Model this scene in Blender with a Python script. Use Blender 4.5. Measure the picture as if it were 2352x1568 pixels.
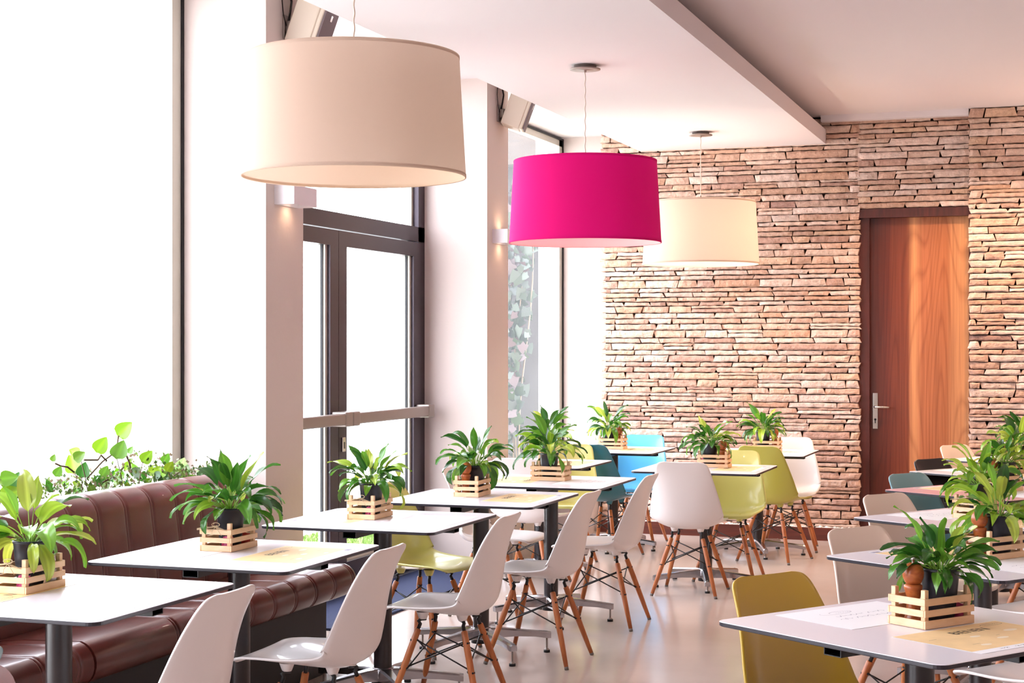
import bpy, bmesh, math, random
from mathutils import Vector, Matrix, noise
R = math.radians
PI = math.pi
sc = bpy.context.scene
col = sc.collection
for o in list(bpy.data.objects):
    bpy.data.objects.remove(o, do_unlink=True)

# ------------------------------------------------------------------ camera
cam = bpy.data.objects.new('camera', bpy.data.cameras.new('camera'))
col.objects.link(cam)
cam.location = (0, 0, 1.53)
cam.rotation_euler = (R(90), 0, R(19.2))
cam.data.sensor_width = 36
cam.data.lens = 3710 / 2352 * 36
cam.data.shift_y = 11 / 2352
cam.data.clip_end = 400
sc.camera = cam

# ------------------------------------------------------------------ world, lights, exposure
sc.view_settings.view_transform = 'Standard'
sc.view_settings.look = 'None'
sc.view_settings.gamma = 1
sc.view_settings.use_curve_mapping = False
sc.view_settings.exposure = 0.38
w = bpy.data.worlds.new('sky')
sc.world = w
w.use_nodes = True
bg = w.node_tree.nodes['Background']
bg.inputs['Color'].default_value = (0.86, 0.90, 1.0, 1)
bg.inputs['Strength'].default_value = 9.5
try:
    sc.cycles.max_bounces = 10
    sc.cycles.diffuse_bounces = 6
    sc.cycles.glossy_bounces = 4
    sc.cycles.transparent_max_bounces = 12
    sc.cycles.use_denoising = True
    sc.cycles.sample_clamp_indirect = 8
    sc.cycles.caustics_reflective = False
    sc.cycles.caustics_refractive = False
except Exception:
    pass


def lamp(name, kind, loc, power, color, rot=(0, 0, 0), size=0.1, spot=None, sy=None):
    d = bpy.data.lights.new(name, kind)
    d.energy = power
    d.color = color
    if kind == 'AREA':
        d.size = size
        if sy:
            d.shape = 'RECTANGLE'
            d.size_y = sy
    elif kind in ('POINT', 'SPOT'):
        d.shadow_soft_size = size
    if kind == 'SPOT':
        d.spot_size = R(spot)
        d.spot_blend = 1.0 if spot > 150 else 0.6
    o = bpy.data.objects.new(name, d)
    o.location = loc
    o.rotation_euler = rot
    col.objects.link(o)
    return o


# room geometry constants
XW, XP = -4.27, -3.78            # glazing plane, pillar face
CEIL = 3.36
BAYS = [(-2.05, 0.75), (1.16, 3.95), (4.36, 7.15), (7.56, 10.34), (10.77, 13.56)]
for a, b in BAYS:                # window openings tell the sampler where daylight enters
    p = lamp('window_light', 'AREA', (XW - 0.06, (a + b) / 2, 1.75), 1, (1, 1, 1), (0, R(-90), 0), 3.0, sy=b - a)
    p.data.cycles.is_portal = True
sun = lamp('sun', 'SUN', (6, 4, 12), 2.5, (1, 0.97, 0.95), size=0.1)
sun.rotation_euler = Vector((-0.5, -0.12, -0.86)).to_track_quat('-Z', 'Y').to_euler()
sun.data.angle = R(1)
WARM = (1.0, 0.76, 0.58)
lamp('wall_uplight', 'AREA', (1.2, 12.2, 2.7), 30, (1, .78, .6), (PI, 0, 0), 1.0)
# unseen fill spots added in the right half; warm downlights before the stone wall
for x, y, e in ((-0.6, 12.0, 70), (0.5, 12.1, 70), (-1.4, 11.8, 34), (2.2, 9.5, 30), (2.4, 6.0, 26), (2.4, 2.5, 26)):
    lamp('fill_and_downlight', 'SPOT', (x, y, 3.33), e * 1.6, (1.0, .70, .46) if y > 11 else WARM, (0, 0, 0), 0.06, spot=130)


# ------------------------------------------------------------------ materials
def rgb(h):
    h = h.lstrip('#')
    f = lambda c: c / 12.92 if c <= 0.04045 else ((c + 0.055) / 1.055) ** 2.4
    return tuple(f(int(h[i:i + 2], 16) / 255) for i in (0, 2, 4))


class NT:
    def __init__(s, name):
        s.m = bpy.data.materials.new(name)
        s.m.use_nodes = True
        s.t = s.m.node_tree
        s.b = s.t.nodes['Principled BSDF']
        s.out = s.t.nodes['Material Output']

    def n(s, kind, **kw):
        nd = s.t.nodes.new(kind)
        for k, v in kw.items():
            if k.startswith('i_'):
                nd.inputs[k[2:].replace('_', ' ')].default_value = v
            else:
                setattr(nd, k, v)
        return nd

    def l(s, a, b):
        s.t.links.new(a, b)

    def ramp(s, stops):
        r = s.n('ShaderNodeValToRGB')
        el = r.color_ramp.elements
        while len(el) < len(stops):
            el.new(0.5)
        for e, (p, c) in zip(el, stops):
            e.position = p
            e.color = (*c, 1)
        return r


def mat(name, c, rough=0.5, metal=0, spec=0.5, coat=0, bump=0, bscale=60, var=0, vscale=8, trans=0, sheen=0):
    t = NT(name)
    b = t.b
    b.inputs['Base Color'].default_value = (*c, 1)
    b.inputs['Roughness'].default_value = rough
    b.inputs['Metallic'].default_value = metal
    b.inputs['Specular IOR Level'].default_value = spec
    b.inputs['Coat Weight'].default_value = coat
    tc = t.n('ShaderNodeTexCoord')
    if var:
        nz = t.n('ShaderNodeTexNoise', i_Scale=vscale, i_Detail=6.0)
        t.l(tc.outputs['Object'], nz.inputs['Vector'])
        r = t.ramp([(0.3, tuple(x * (1 - var) for x in c)), (0.7, tuple(min(1, x * (1 + var)) for x in c))])
        t.l(nz.outputs['Fac'], r.inputs['Fac'])
        t.l(r.outputs['Color'], b.inputs['Base Color'])
    if bump:
        nz = t.n('ShaderNodeTexNoise', i_Scale=bscale, i_Detail=4.0)
        t.l(tc.outputs['Object'], nz.inputs['Vector'])
        bp = t.n('ShaderNodeBump', i_Strength=bump, i_Distance=0.004)
        t.l(nz.outputs['Fac'], bp.inputs['Height'])
        t.l(bp.outputs['Normal'], b.inputs['Normal'])
    return t.m


def wood(name, c1, c2, rough=0.45, scale=(40, 40, 3), axis_mix=0.5):
    t = NT(name)
    tc = t.n('ShaderNodeTexCoord')
    mp = t.n('ShaderNodeMapping')
    mp.inputs['Scale'].default_value = scale
    t.l(tc.outputs['Object'], mp.inputs['Vector'])
    nz = t.n('ShaderNodeTexNoise', i_Scale=1.0, i_Detail=5.0, i_Distortion=0.6)
    t.l(mp.outputs['Vector'], nz.inputs['Vector'])
    r = t.ramp([(0.3, c1), (0.7, c2)])
    t.l(nz.outputs['Fac'], r.inputs['Fac'])
    t.l(r.outputs['Color'], t.b.inputs['Base Color'])
    t.b.inputs['Roughness'].default_value = rough
    return t.m


def attr_mat(name, rough=0.5, spec=0.5, trans=0.0, bump=0, bscale=40, dist=0.004, grain=0):
    t = NT(name)
    at = t.n('ShaderNodeAttribute', attribute_name='Col')
    src = at.outputs['Color']
    tc = t.n('ShaderNodeTexCoord')
    if grain:
        nz = t.n('ShaderNodeTexNoise', i_Scale=22.0, i_Detail=8.0, i_Roughness=0.7)
        t.l(tc.outputs['Object'], nz.inputs['Vector'])
        r = t.ramp([(0.25, (1 - grain,) * 3), (0.75, (1 + grain * 0.4,) * 3)])
        t.l(nz.outputs['Fac'], r.inputs['Fac'])
        mx = t.n('ShaderNodeMix', data_type='RGBA', blend_type='MULTIPLY')
        mx.inputs['Factor'].default_value = 1
        t.l(src, mx.inputs['A'])
        t.l(r.outputs['Color'], mx.inputs['B'])
        src = mx.outputs['Result']
    t.l(src, t.b.inputs['Base Color'])
    t.b.inputs['Roughness'].default_value = rough
    t.b.inputs['Specular IOR Level'].default_value = spec
    if bump:
        nz = t.n('ShaderNodeTexNoise', i_Scale=bscale, i_Detail=6.0)
        t.l(tc.outputs['Object'], nz.inputs['Vector'])
        bp = t.n('ShaderNodeBump', i_Strength=bump, i_Distance=dist)
        t.l(nz.outputs['Fac'], bp.inputs['Height'])
        t.l(bp.outputs['Normal'], t.b.inputs['Normal'])
    if trans:
        tr = t.n('ShaderNodeBsdfTranslucent')
        t.l(src, tr.inputs['Color'])
        mx = t.n('ShaderNodeMixShader')
        mx.inputs['Fac'].default_value = trans
        t.l(t.b.outputs['BSDF'], mx.inputs[1])
        t.l(tr.outputs['BSDF'], mx.inputs[2])
        t.l(mx.outputs['Shader'], t.out.inputs['Surface'])
    return t.m


def glass_mat(name, tint=(1, 1, 1), refl=0.06):
    t = NT(name)
    tr = t.n('ShaderNodeBsdfTransparent')
    tr.inputs['Color'].default_value = (*tint, 1)
    gl = t.n('ShaderNodeBsdfGlossy')
    gl.inputs['Roughness'].default_value = 0.02
    mx = t.n('ShaderNodeMixShader')
    mx.inputs['Fac'].default_value = refl
    t.l(tr.outputs['BSDF'], mx.inputs[1])
    t.l(gl.outputs['BSDF'], mx.inputs[2])
    t.l(mx.outputs['Shader'], t.out.inputs['Surface'])
    return t.m


def hazy_glass():
    # pane with veiling glare put in as a thin translucent film
    t = NT('glare_window_glass')
    tr = t.n('ShaderNodeBsdfTransparent')
    tl = t.n('ShaderNodeBsdfTranslucent')
    tl.inputs['Color'].default_value = (0.95, 0.96, 1, 1)
    tc = t.n('ShaderNodeTexCoord')
    nz = t.n('ShaderNodeTexNoise', i_Scale=1.3, i_Detail=3.0)
    t.l(tc.outputs['Object'], nz.inputs['Vector'])
    mr = t.n('ShaderNodeMapRange')
    mr.inputs['To Min'].default_value = 0.012
    mr.inputs['To Max'].default_value = 0.035
    t.l(nz.outputs['Fac'], mr.inputs['Value'])
    mx = t.n('ShaderNodeMixShader')
    t.l(mr.outputs['Result'], mx.inputs['Fac'])
    t.l(tr.outputs['BSDF'], mx.inputs[1])
    t.l(tl.outputs['BSDF'], mx.inputs[2])
    t.l(mx.outputs['Shader'], t.out.inputs['Surface'])
    return t.m


def emit_mat(name, c, s):
    t = NT(name)
    t.b.inputs['Base Color'].default_value = (*c, 1)
    t.b.inputs['Emission Color'].default_value = (*c, 1)
    t.b.inputs['Emission Strength'].default_value = s
    return t.m


def cloth_mat(name, c, tr, lining):
    t = NT(name)
    ge = t.n('ShaderNodeNewGeometry')
    cm = t.n('ShaderNodeMix', data_type='RGBA')
    cm.inputs['A'].default_value = (*c, 1)
    cm.inputs['B'].default_value = (*lining, 1)
    t.l(ge.outputs['Backfacing'], cm.inputs['Factor'])
    t.l(cm.outputs['Result'], t.b.inputs['Base Color'])
    t.b.inputs['Roughness'].default_value = 0.85
    t.b.inputs['Specular IOR Level'].default_value = 0.15
    tn = t.n('ShaderNodeBsdfTranslucent')
    tn.inputs['Color'].default_value = (*c, 1)
    mx = t.n('ShaderNodeMixShader')
    mx.inputs['Fac'].default_value = tr
    tc = t.n('ShaderNodeTexCoord')
    nz = t.n('ShaderNodeTexNoise', i_Scale=500.0, i_Detail=2.0)
    t.l(tc.outputs['Object'], nz.inputs['Vector'])
    bp = t.n('ShaderNodeBump', i_Strength=0.12, i_Distance=0.001)
    t.l(nz.outputs['Fac'], bp.inputs['Height'])
    t.l(bp.outputs['Normal'], t.b.inputs['Normal'])
    t.l(t.b.outputs['BSDF'], mx.inputs[1])
    t.l(tn.outputs['BSDF'], mx.inputs[2])
    t.l(mx.outputs['Shader'], t.out.inputs['Surface'])
    return t.m


def door_wood():
    # book-matched veneer: dark mahogany left, lighter orange right, with left-side shade painted into the ramp
    t = NT('door_veneer')
    tc = t.n('ShaderNodeTexCoord')
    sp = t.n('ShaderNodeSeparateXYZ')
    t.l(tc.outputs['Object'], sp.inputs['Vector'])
    mp = t.n('ShaderNodeMapping')
    mp.inputs['Scale'].default_value = (1.0, 1.0, 0.10)
    t.l(tc.outputs['Object'], mp.inputs['Vector'])
    nz = t.n('ShaderNodeTexNoise', i_Scale=3.0, i_Detail=1.0, i_Distortion=0.25)
    t.l(mp.outputs['Vector'], nz.inputs['Vector'])
    # cathedral rings: multiply the smooth field and take a saw pattern
    ml = t.n('ShaderNodeMath', operation='MULTIPLY')
    ml.inputs[1].default_value = 22.0
    t.l(nz.outputs['Fac'], ml.inputs[0])
    fr = t.n('ShaderNodeMath', operation='FRACT')
    t.l(ml.outputs[0], fr.inputs[0])
    mp2 = t.n('ShaderNodeMapping')
    mp2.inputs['Scale'].default_value = (60, 60, 1.2)
    t.l(tc.outputs['Object'], mp2.inputs['Vector'])
    nz2 = t.n('ShaderNodeTexNoise', i_Scale=1.0, i_Detail=4.0)
    t.l(mp2.outputs['Vector'], nz2.inputs['Vector'])
    mp3 = t.n('ShaderNodeMapping')
    mp3.inputs['Scale'].default_value = (9, 9, 0.1)
    t.l(tc.outputs['Object'], mp3.inputs['Vector'])
    nz3 = t.n('ShaderNodeTexNoise', i_Scale=1.0, i_Detail=3.0)
    t.l(mp3.outputs['Vector'], nz3.inputs['Vector'])
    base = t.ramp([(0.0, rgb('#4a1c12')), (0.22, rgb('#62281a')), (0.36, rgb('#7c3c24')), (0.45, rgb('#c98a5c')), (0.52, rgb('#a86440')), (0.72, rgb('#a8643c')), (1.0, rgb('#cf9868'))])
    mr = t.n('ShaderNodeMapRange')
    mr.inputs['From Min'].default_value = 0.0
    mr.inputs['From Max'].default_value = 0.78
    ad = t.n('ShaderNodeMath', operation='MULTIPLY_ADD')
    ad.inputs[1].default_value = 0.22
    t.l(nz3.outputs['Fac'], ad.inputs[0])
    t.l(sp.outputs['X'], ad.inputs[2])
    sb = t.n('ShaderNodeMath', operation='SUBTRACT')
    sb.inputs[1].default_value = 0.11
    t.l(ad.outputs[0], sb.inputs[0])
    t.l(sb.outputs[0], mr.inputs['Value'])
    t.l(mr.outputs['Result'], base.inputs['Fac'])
    dark = t.ramp([(0.0, (0.62, 0.52, 0.46)), (0.25, (1, 1, 1)), (0.8, (0.96, 0.94, 0.92)), (1.0, (0.6, 0.5, 0.44))])
    t.l(fr.outputs[0], dark.inputs['Fac'])
    fine = t.ramp([(0.3, (0.75, 0.7, 0.66)), (0.65, (1.1, 1.1, 1.1))])
    t.l(nz2.outputs['Fac'], fine.inputs['Fac'])
    m1 = t.n('ShaderNodeMix', data_type='RGBA', blend_type='MULTIPLY')
    m1.inputs['Factor'].default_value = 0.6
    t.l(base.outputs['Color'], m1.inputs['A'])
    t.l(dark.outputs['Color'], m1.inputs['B'])
    m2 = t.n('ShaderNodeMix', data_type='RGBA', blend_type='MULTIPLY')
    m2.inputs['Factor'].default_value = 0.9
    t.l(m1.outputs['Result'], m2.inputs['A'])
    t.l(fine.outputs['Color'], m2.inputs['B'])
    t.l(m2.outputs['Result'], t.b.inputs['Base Color'])
    t.b.inputs['Roughness'].default_value = 0.35
    return t.m


def mat_mat():
    t = NT('mat_weave')
    tc = t.n('ShaderNodeTexCoord')
    wv = t.n('ShaderNodeTexWave', i_Scale=22.0, i_Distortion=1.5, i_Detail=2.0)
    wv.bands_direction = 'Y'
    t.l(tc.outputs['Object'], wv.inputs['Vector'])
    r = t.ramp([(0.2, rgb('#10152c')), (0.8, rgb('#33406a'))])
    t.l(wv.outputs['Fac'], r.inputs['Fac'])
    t.l(r.outputs['Color'], t.b.inputs['Base Color'])
    bp = t.n('ShaderNodeBump', i_Strength=0.8, i_Distance=0.005)
    t.l(wv.outputs['Fac'], bp.inputs['Height'])
    t.l(bp.outputs['Normal'], t.b.inputs['Normal'])
    t.b.inputs['Roughness'].default_value = 0.9
    return t.m


M = dict(
    plaster=mat('white_plaster', rgb('#cdbfb9'), 0.8, spec=0.2, bump=0.25, bscale=35),
    ceiling=mat('ceiling_paint', rgb('#dad2d4'), 0.85, spec=0.15),
    floor=mat('polished_concrete', rgb('#c2b3ab'), 0.16, spec=0.5, var=0.05, vscale=2.2, bump=0.02, bscale=8),
    stone=attr_mat('sandstone', 0.85, 0.2, bump=1.0, bscale=38, dist=0.012, grain=0.4),
    mortar=mat('stone_shadow_gap', rgb('#2a1b14'), 0.95),
    kerb=wood('kerb_wood', rgb('#4a1c12'), rgb('#6a2c1c'), 0.5, (3, 30, 30)),
    pebble=mat('white_pebbles', rgb('#e8e2dc'), 0.6, var=0.1),
    darkframe=mat('bronze_aluminium', rgb('#3b323a'), 0.35, metal=0.5),
    paleframe=mat('pale_aluminium', rgb('#c6c3b8'), 0.4, metal=0.2),
    seal=mat('rubber_seal', rgb('#15151a'), 0.6),
    steel=mat('brushed_steel', rgb('#938781'), 0.4, metal=0.5),
    chrome=mat('satin_nickel', rgb('#cfcac6'), 0.2, metal=1.0),
    alu=mat('cast_aluminium', rgb('#b4b1b4'), 0.25, metal=1.0),
    glass=glass_mat('window_glass'),
    leather=mat('brown_leather', rgb('#5c2822'), 0.31, spec=0.6, coat=0.12, bump=0.06, bscale=160, var=0.18, vscale=5),
    black=mat('black_laminate', rgb('#131013'), 0.5),
    blackmetal=mat('black_powder_coat', rgb('#121012'), 0.4, spec=0.5),
    pole=mat('dark_brown_pole', rgb('#211819'), 0.3, spec=0.6),
    top=mat('white_laminate', rgb('#e6e3ea'), 0.25, spec=0.5),
    toppink=mat('pink_laminate', rgb('#dfa9ae'), 0.3, spec=0.5),
    edge=mat('dark_table_edge', rgb('#211b24'), 0.4),
    paper=mat('white_paper', rgb('#f4f3f6'), 0.6, spec=0.3),
    amber=mat('amber_print', rgb('#f0d09c'), 0.55, spec=0.3, var=0.07, vscale=14),
    ovals=mat('pale_print', rgb('#f6e6cc'), 0.55),
    ink=mat('dark_ink', rgb('#33302f'), 0.6),
    inkpale=mat('grey_ink', rgb('#8a859a'), 0.6),
    crate=wood('pine_slats', rgb('#dfb48b'), rgb('#ecc9a4'), 0.6, (14, 14, 60)),
    pot=mat('black_plastic_pot', rgb('#141522'), 0.4, spec=0.5),
    soil=mat('soil', rgb('#2a1e16'), 0.95),
    leaf=attr_mat('leaf', 0.26, 0.6, trans=0.3),
    vine=mat('vine_stem', rgb('#5b4a32'), 0.6),
    petiole=mat('petiole', rgb('#7da436'), 0.5),
    mill=wood('mill_wood', rgb('#8f431c'), rgb('#bf6d38'), 0.3, (30, 30, 80)),
    twine=mat('twine', rgb('#c9b08d'), 0.9),
    pinkfoil=mat('pink_sachet', rgb('#d24a8c'), 0.35),
    redfoil=mat('red_sachet', rgb('#b83230'), 0.35),
    shaker=glass_mat('shaker_glass', (0.93, 0.93, 0.95), 0.12),
    salt=mat('salt', rgb('#eeeeee'), 0.8),
    legwood=wood('leg_wood', rgb('#9c5026'), rgb('#c37743'), 0.4, (25, 25, 4)),
    footcap=mat('foot_cap', rgb('#6b625c'), 0.6),
    rubber=mat('black_rubber', rgb('#141214'), 0.7),
    whiteplastic=mat('white_box_plastic', rgb('#cabcab'), 0.5),
    grille=mat('grey_grille', rgb('#6e6062'), 0.7, bump=0.3, bscale=400),
    whitemetal=mat('white_sconce', rgb('#dcd8dc'), 0.5),
    cable=mat('black_cable', rgb('#241c1a'), 0.6),
    cord=mat('clear_cord', rgb('#cfc0b2'), 0.3),
    bulb=emit_mat('warm_bulb', (1.0, 0.8, 0.6), 3),
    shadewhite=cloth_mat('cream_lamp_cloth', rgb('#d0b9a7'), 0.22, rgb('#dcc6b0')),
    shadepink=cloth_mat('pink_lamp_cloth', rgb('#cf0d6e'), 0.12, rgb('#efc3c6')),
    haze=hazy_glass(),
    veneer=door_wood(),
    doorframe=wood('door_frame_wood', rgb('#3a140e'), rgb('#54201a'), 0.45, (30, 30, 3)),
    weave=mat_mat(),
    grass=mat('grass', rgb('#5d7a2a'), 0.9, var=0.35, vscale=40),
    paving=mat('pale_paving', rgb('#d6d4cc'), 0.8),
    trough=mat('grey_trough', rgb('#b9b6b6'), 0.6),
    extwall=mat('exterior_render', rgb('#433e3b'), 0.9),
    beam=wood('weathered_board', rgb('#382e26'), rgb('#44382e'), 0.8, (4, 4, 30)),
)
SHELL = {k: mat('shell_' + k, rgb(h), 0.28, spec=0.5, coat=0.25) for k, h in dict(
    white='#e6dedb', cream='#e8d5c6', pale='#d8d07a', olive='#aca648', mustard='#bd9a34', teal='#2d6d80',
    slate='#7ba6ae', blue='#5aaede', black='#1d1417').items()}


# ------------------------------------------------------------------ mesh helpers
class MB:
    def __init__(s):
        s.v, s.f, s.mi, s.sm, s.c = [], [], [], [], []
        s.mats = []
        s.cur = 0
        s.smooth = False
        s.color = (1, 1, 1)

    def mat(s, m):
        if m not in s.mats:
            s.mats.append(m)
        s.cur = s.mats.index(m)
        return s

    def add(s, vs, fs, smooth=None, cols=None):
        b = len(s.v)
        s.v += [tuple(p) for p in vs]
        s.c += cols if cols else [s.color] * len(vs)
        for f in fs:
            s.f.append(tuple(b + i for i in f))
            s.mi.append(s.cur)
            s.sm.append(s.smooth if smooth is None else smooth)

    def box(s, x0, x1, y0, y1, z0, z1, M4=None):
        vs = [Vector((x, y, z)) for z in (z0, z1) for y in (y0, y1) for x in (x0, x1)]
        if M4:
            vs = [M4 @ p for p in vs]
        s.add(vs, [(0, 2, 3, 1), (4, 5, 7, 6), (0, 1, 5, 4), (1, 3, 7, 5), (3, 2, 6, 7), (2, 0, 4, 6)], False)

    def rbox(s, x0, x1, y0, y1, z0, z1, r=0.004, seg=2, M4=None):
        bm = bmesh.new()
        bmesh.ops.create_cube(bm, size=1)
        bmesh.ops.scale(bm, verts=bm.verts, vec=(x1 - x0, y1 - y0, z1 - z0))
        bmesh.ops.translate(bm, verts=bm.verts, vec=((x0 + x1) / 2, (y0 + y1) / 2, (z0 + z1) / 2))
        bmesh.ops.bevel(bm, geom=bm.edges[:], offset=r, segments=seg, affect='EDGES', profile=0.6)
        bm.verts.index_update()
        vs = [v.co.copy() for v in bm.verts]
        if M4:
            vs = [M4 @ p for p in vs]
        s.add(vs, [tuple(v.index for v in f.verts) for f in bm.faces], False)
        bm.free()

    def tube(s, pts, rad, seg=8, cap=True):
        pts = [Vector(p) for p in pts]
        n = len(pts)
        rad = rad if isinstance(rad, (list, tuple)) else [rad] * n
        vs, fs = [], []
        up = Vector((0, 0, 1))
        prev = None
        for i, p in enumerate(pts):
            d = (pts[min(i + 1, n - 1)] - pts[max(i - 1, 0)]).normalized()
            a = prev if prev else (up if abs(d.dot(up)) < 0.95 else Vector((1, 0, 0)))
            x = (a - d * a.dot(d)).normalized()
            prev = x
            y = d.cross(x)
            for k in range(seg):
                t = 2 * PI * k / seg
                vs.append(p + (x * math.cos(t) + y * math.sin(t)) * rad[i])
        for i in range(n - 1):
            for k in range(seg):
                a, b = i * seg + k, i * seg + (k + 1) % seg
                fs.append((a, b, b + seg, a + seg))
        if cap:
            fs.append(tuple(range(seg))[::-1])
            fs.append(tuple((n - 1) * seg + k for k in range(seg)))
        s.add(vs, fs, True)

    def lathe(s, prof, seg=24, c=(0, 0, 0), cap=False):
        vs, fs = [], []
        for r, z in prof:
            for k in range(seg):
                t = 2 * PI * k / seg
                vs.append((c[0] + r * math.cos(t), c[1] + r * math.sin(t), c[2] + z))
        for i in range(len(prof) - 1):
            for k in range(seg):
                a, b = i * seg + k, i * seg + (k + 1) % seg
                fs.append((a, b, b + seg, a + seg))
        if cap:
            fs.append(tuple(range(seg))[::-1])
            fs.append(tuple((len(prof) - 1) * seg + k for k in range(seg)))
        s.add(vs, fs, True)

    def grid(s, rows, smooth=True, wrap=False, flip=False, cols=None):
        nr, nc = len(rows), len(rows[0])
        vs = [p for r in rows for p in r]
        fs = []
        for i in range(nr - 1):
            for j in range(nc if wrap else nc - 1):
                a, b = i * nc + j, i * nc + (j + 1) % nc
                q = (a, b, b + nc, a + nc)
                fs.append(q[::-1] if flip else q)
        s.add(vs, fs, smooth, cols)

    def ribbon(s, pts, wd, z):
        pts = [Vector((p[0], p[1], 0)) for p in pts]
        vs, fs = [], []
        for i, p in enumerate(pts):
            d = (pts[min(i + 1, len(pts) - 1)] - pts[max(i - 1, 0)])
            d = d.normalized() if d.length > 1e-9 else Vector((1, 0, 0))
            q = Vector((-d.y, d.x, 0)) * wd / 2
            vs += [(p.x + q.x, p.y + q.y, z), (p.x - q.x, p.y - q.y, z)]
        for i in range(len(pts) - 1):
            fs.append((2 * i, 2 * i + 1, 2 * i + 3, 2 * i + 2))
        s.add(vs, fs, False)

    def mesh(s, name, colors=False):
        me = bpy.data.meshes.new(name)
        me.from_pydata(s.v, [], s.f)
        for m in s.mats:
            me.materials.append(m)
        me.polygons.foreach_set('material_index', s.mi)
        me.polygons.foreach_set('use_smooth', s.sm)
        if colors:
            at = me.color_attributes.new('Col', 'FLOAT_COLOR', 'POINT')
            at.data.foreach_set('color', [x for c in s.c for x in (*c, 1)])
        me.update()
        return me

    def build(s, name, parent=None, colors=False):
        return inst(name, s.mesh(name, colors), parent)


def inst(name, me, parent=None, loc=None, rz=None):
    o = bpy.data.objects.new(name, me)
    col.objects.link(o)
    if parent:
        o.parent = parent
    if loc:
        o.location = loc
    if rz is not None:
        o.rotation_euler = (0, 0, rz)
    return o


def tag(o, label, cat, group=None, kind=None):
    o['label'] = label
    o['category'] = cat
    if group:
        o['group'] = group
    if kind:
        o['kind'] = kind
    return o


def thing(name, label, cat, loc=(0, 0, 0), rz=0, group=None):
    o = bpy.data.objects.new(name, None)
    o.empty_display_size = 0.1
    col.objects.link(o)
    o.location = loc
    o.rotation_euler = (0, 0, rz)
    return tag(o, label, cat, group)


def struct(name, mb, colors=False):
    o = mb.build(name, None, colors)
    o['kind'] = 'structure'
    return o


def struct_root(name):
    o = bpy.data.objects.new(name, None)
    o.empty_display_size = 0.1
    col.objects.link(o)
    o['kind'] = 'structure'
    return o


def B(m):
    return MB().mat(M[m])


def cr(P, n):
    """Catmull-Rom resample of tuples to n points (uniform parameter)."""
    out = []
    L = len(P)
    for k in range(n):
        u = k / (n - 1) * (L - 1)
        i = min(int(u), L - 2)
        t = u - i
        p0, p1, p2, p3 = P[max(i - 1, 0)], P[i], P[i + 1], P[min(i + 2, L - 1)]
        out.append(tuple(0.5 * (2 * b + (c - a) * t + (2 * a - 5 * b + 4 * c - d) * t * t + (3 * b - a - 3 * c + d) * t ** 3)
                         for a, b, c, d in zip(p0, p1, p2, p3)))
    return out


# ------------------------------------------------------------------ room shell
def room():
    m = B('floor')
    m.box(-4.2, 5.5, -4.5, 13.6, -0.1, 0)
    struct('floor', m)
    m = B('ceiling')
    m.box(-4.4, 5.5, -4.5, 14.0, CEIL, CEIL + 0.15)
    struct('ceiling', m)
    m = B('ceiling')
    m.box(-3.39, -1.87, -4.5, 12.99, 3.14, 3.255)
    struct('trim_1', m)                     # lowered ceiling slab that carries the pendants
    m = B('ceiling')
    m.box(-1.9, -0.77, 12.90, 13.05, 3.31, CEIL)
    struct('trim_2', m)                     # white downstand along the stone wall
    # left wall: pillars and low parapets between them
    edges = [(-4.5, -2.05)] + [(BAYS[i][1], BAYS[i + 1][0]) for i in range(4)]
    for a, b in edges:
        m = B('plaster')
        m.box(-4.42, XP, a, b, 0, CEIL)
        struct('wall_left', m)
    for i, (a, b) in enumerate(BAYS):
        if i != 3:
            m = B('plaster')
            m.box(-4.42, -3.90 if i < 3 else -3.76, a, b, 0, (0.62 if i == 2 else 0.10) if i < 3 else 0.30)
            struct('wall_left', m)
    m = B('plaster')
    m.box(-4.42, -3.0, 13.56, 14.0, 0, CEIL)
    m.box(-3.0, 5.5, 13.62, 14.0, 0, CEIL)
    struct('wall_far', m)
    m = B('plaster')
    m.box(5.4, 5.6, -4.5, 14, 0, CEIL)
    struct('wall_right', m)
    m = B('plaster')
    m.box(-4.4, 5.5, -4.7, -4.5, 0, CEIL)
    struct('wall_near', m)
    m = B('plaster')
    m.box(-3.76, -3.745, 10.77, 13.5, 0.0, 0.085)
    struct('baseboard_left', m)


def windows():
    for i, (a, b) in enumerate(BAYS):
        if i == 3:
            continue
        r = struct_root('window_%d' % (i + 1 if i < 3 else 4))
        z0, z1 = ((0.62 if i == 2 else 0.10), CEIL) if i < 3 else (0.30, CEIL)
        z1 -= 0.012
        m = B('paleframe')
        for y0, y1 in ((a, a + 0.10), (b - 0.10, b)):
            m.box(XW - 0.05, XW + 0.02, y0, y1, z0, z1)
        m.box(XW - 0.05, XW + 0.02, a, b, z0, z0 + 0.06)
        m.box(XW - 0.05, XW + 0.02, a, b, z1 - 0.07, z1)
        m.build('window_frame', r)
        m = B('seal')
        for y0, y1 in ((a, a + 0.018), (b - 0.018, b)):
            m.box(XW + 0.02, XW + 0.03, y0, y1, z0, z1)
        m.box(XW + 0.02, XW + 0.03, a, b, z1 - 0.018, z1)
        m.build('window_seal', r)
        m = B('glass' if i < 3 else 'haze')
        m.box(XW - 0.036, XW - 0.03, a + 0.1, b - 0.1, z0 + 0.06, z1 - 0.07)
        m.build('pane', r)


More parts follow.
